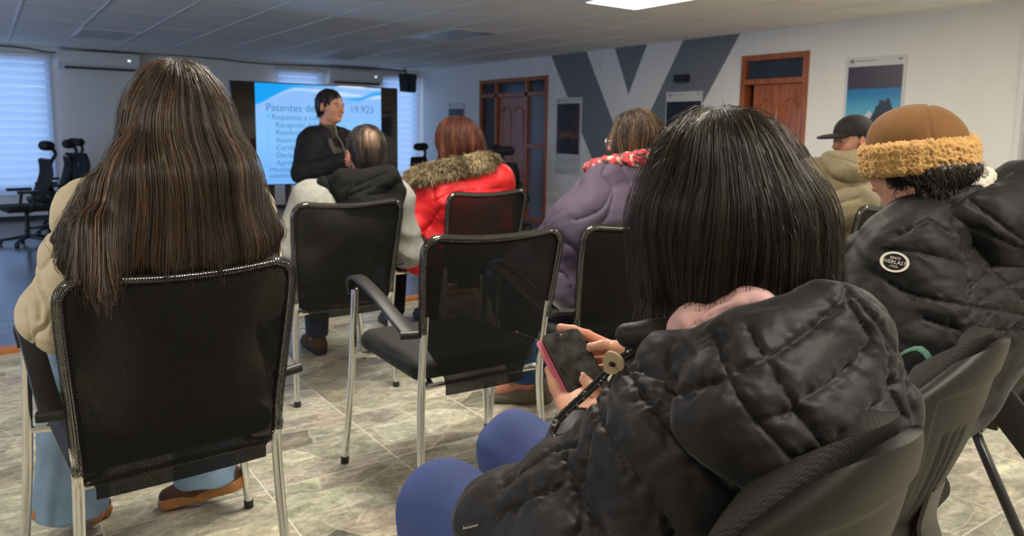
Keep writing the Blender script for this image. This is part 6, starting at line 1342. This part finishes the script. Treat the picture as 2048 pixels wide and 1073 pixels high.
# man with the cap, khaki jacket
J8 = pose(3.42, 2.17, 0.0, seat=0.455, chest=(3.47, 2.17, 0.83), neck=(3.555, 2.175, 1.030), shL=(3.350, 2.230, 0.965), shR=(3.680, 2.090, 0.975), elL=(3.27, 2.28, 0.72), elR=(3.76, 2.15, 0.72), wrL=(3.35, 2.50, 0.64), wrR=(3.62, 2.46, 0.64), hrot=(1.15, 0.10, 0))
J8['hs'] = 0.93; J8['head'] = A(3.600, 2.160, 1.165)
e8 = person('person', J8, 'person in a black baseball cap and khaki hooded jacket, face turned left')
body(J8, e8, 0.0065, tone=1.0); eyes(e8, J8['head'], J8['hR'], 0.93)
j8 = torso(J8, 0.042, 0.06); arm(j8, J8, 'L', 0.040, 0.04, 0.98, gw=0.03); arm(j8, J8, 'R', 0.040, 0.04, 0.98, gw=0.03); cut_neck(j8, J8, 0.07)
SE8 = [seam3d(j8, q, 2.6, 4.6) for q in ([(1660, 345), (1700, 362), (1750, 358)], [(1650, 385), (1700, 372), (1730, 368)], [(1670, 410), (1720, 395)])]
shape_obj('jacket', j8, 0.008, khaki, e8, stitched(SE8, 0.018, 0.06, 0, 0.008, 11))
h8 = Shape(); h8.ell(A(3.515, 2.095, 1.020), A(0.155, 0.080, 0.070), k=0.05); h8.cone(A(3.40, 2.15, 1.075), A(3.54, 2.08, 1.080), 0.035, 0.04, 0.04); h8.cone(A(3.60, 2.10, 1.08), A(3.645, 2.15, 1.13), 0.045, 0.03, 0.04); h8.cone(J8['neck'], J8['neck']+A(0, 0.02, 0.15), 0.07, 0.09, 0.02, True)
shape_obj('hood', h8, 0.006, khaki, e8, stitched([seam3d(h8, [(1625, 305), (1680, 318), (1725, 330)], 2.6, 4.6)], 0.014, 0.05, 0, 0.006, 14))
t = Shape(); legs(t, J8, 0.02, 0.04, cut=True); t.cone(J8['hipL'], J8['hipR'], 0.12, 0.12, 0.04); shape_obj('trousers', t, 0.012, b3, e8)
for q in 'LR': shoe(J8, q, e8, MT['black_plastic'], MT['rubber'])
C8 = lambda *v: J8['head']+J8['hR'] @ (A(*v)*0.95); capm = fabric('black_cap_cloth', (0.010, 0.010, 0.011), 0.8, 0.3, 300)
cp = Shape(); cp.ell(C8(0, -0.014, 0.045), A(0.085, 0.103, 0.088), J8['hR']); cp.box(C8(0, 0, -0.055), (0.13, 0.15, 0.08), J8['hR'], 0.004, 0.006, True)
co = shape_obj('cap', cp, 0.005, capm, e8)
vz = Shape(); vz.ell(C8(0, 0.105, 0.030), A(0.072, 0.085, 0.016), J8['hR']); vz.box(C8(0, 0.09, -0.004), (0.1, 0.12, 0.026), J8['hR'], 0.004, 0.004, True); shape_obj('visor', vz, 0.004, capm, co)
bp8 = Shape().ell(C8(-0.002, -0.012, 0.134), (0.006, 0.006, 0.004)); shape_obj('cap_button', bp8, 0.002, MT['white_plastic'], co)
hv = short_hair_env(J8, 0.004); hair('hair', hv, MT['hair_dull'], e8, 900, 0.04, flow_from(J8['head']+A(0, 0, 0.14)), (0.05, 0.042, 0.036), 0.006, 5, 0.001, jitter=0.4, depth=0.003, inset=0.002)
bd = Shape(); bd.ell(C8(0, 0.030, -0.078), A(0.050, 0.050, 0.034), J8['hR']); bd.ell(C8(0, 0.06, -0.045), A(0.04, 0.05, 0.03), J8['hR'], 0.01, True)
shape_obj('beard', bd, 0.004, mat('grey_beard', (0.10, 0.085, 0.075), 0.9, bump=0.8, bscale=300, bdist=0.002), e8, wrinkles(0.002, 120, 1))
settle(e8)
black = fabric('black_jacket_cloth', (0.013, 0.013, 0.016), 0.7, 0.3, 200)
e9, J9 = listener(4.11, 2.80, 'person with dark tied hair and a yellow hair clip, behind the khaki jacket', black, hz=-0.085, hair_c=(0.045, 0.030, 0.02), chair_label='black mesh chair of the listener with the yellow hair clip', hair_g=0.024)
cl = Shape(); cl.cone(J9['head']+A(0.01, -0.112, 0.035), J9['head']+A(0.085, -0.085, 0.030), 0.014, 0.014); shape_obj('hair_clip', cl, 0.004, mat('yellow_clip', (0.85, 0.50, 0.03), 0.5), e9); settle(e9)
e10, J10 = listener(4.74, 3.43, 'person in a grey striped knitted cap, mostly hidden by the dark bob of hair', black, hz=-0.03, chair_label='black mesh chair of the listener in the striped knitted cap', env=False)
kc = Shape(); kc.ell(J10['head']+A(0, -0.012, 0.040), (0.090, 0.108, 0.092)); kc.box(J10['head']+A(0, 0.02, -0.07), (0.14, 0.16, 0.085), None, 0.004, 0.004, True)
def kcol(P): z = P[:, 2]; c = np.tile(A(0.17, 0.17, 0.18), (len(P), 1)); return blend(c, (0.03, 0.03, 0.035), (np.sin(z*190) > 0.2)*1.0)
shape_obj('knitted_cap', kc, 0.006, mat('striped_knit', (1, 1, 1), 0.95, attr=True, bump=0.6, bscale=150), e10, wrinkles(0.003, 30, 1), colf=kcol); settle(e10)
e11, J11 = listener(3.46, 3.24, 'person with light brown hair, only a little showing between two heads', black, hz=0.0, hair_c=(0.30, 0.17, 0.075), chair_label='black mesh chair of the listener with light brown hair'); settle(e11)
e12, J12 = listener(4.62, 2.30, 'person in black hidden behind the fur-rimmed hat, beside the khaki jacket', black, hz=-0.06, chair_label='black mesh chair of the listener hidden behind the fur-rimmed hat'); settle(e12)
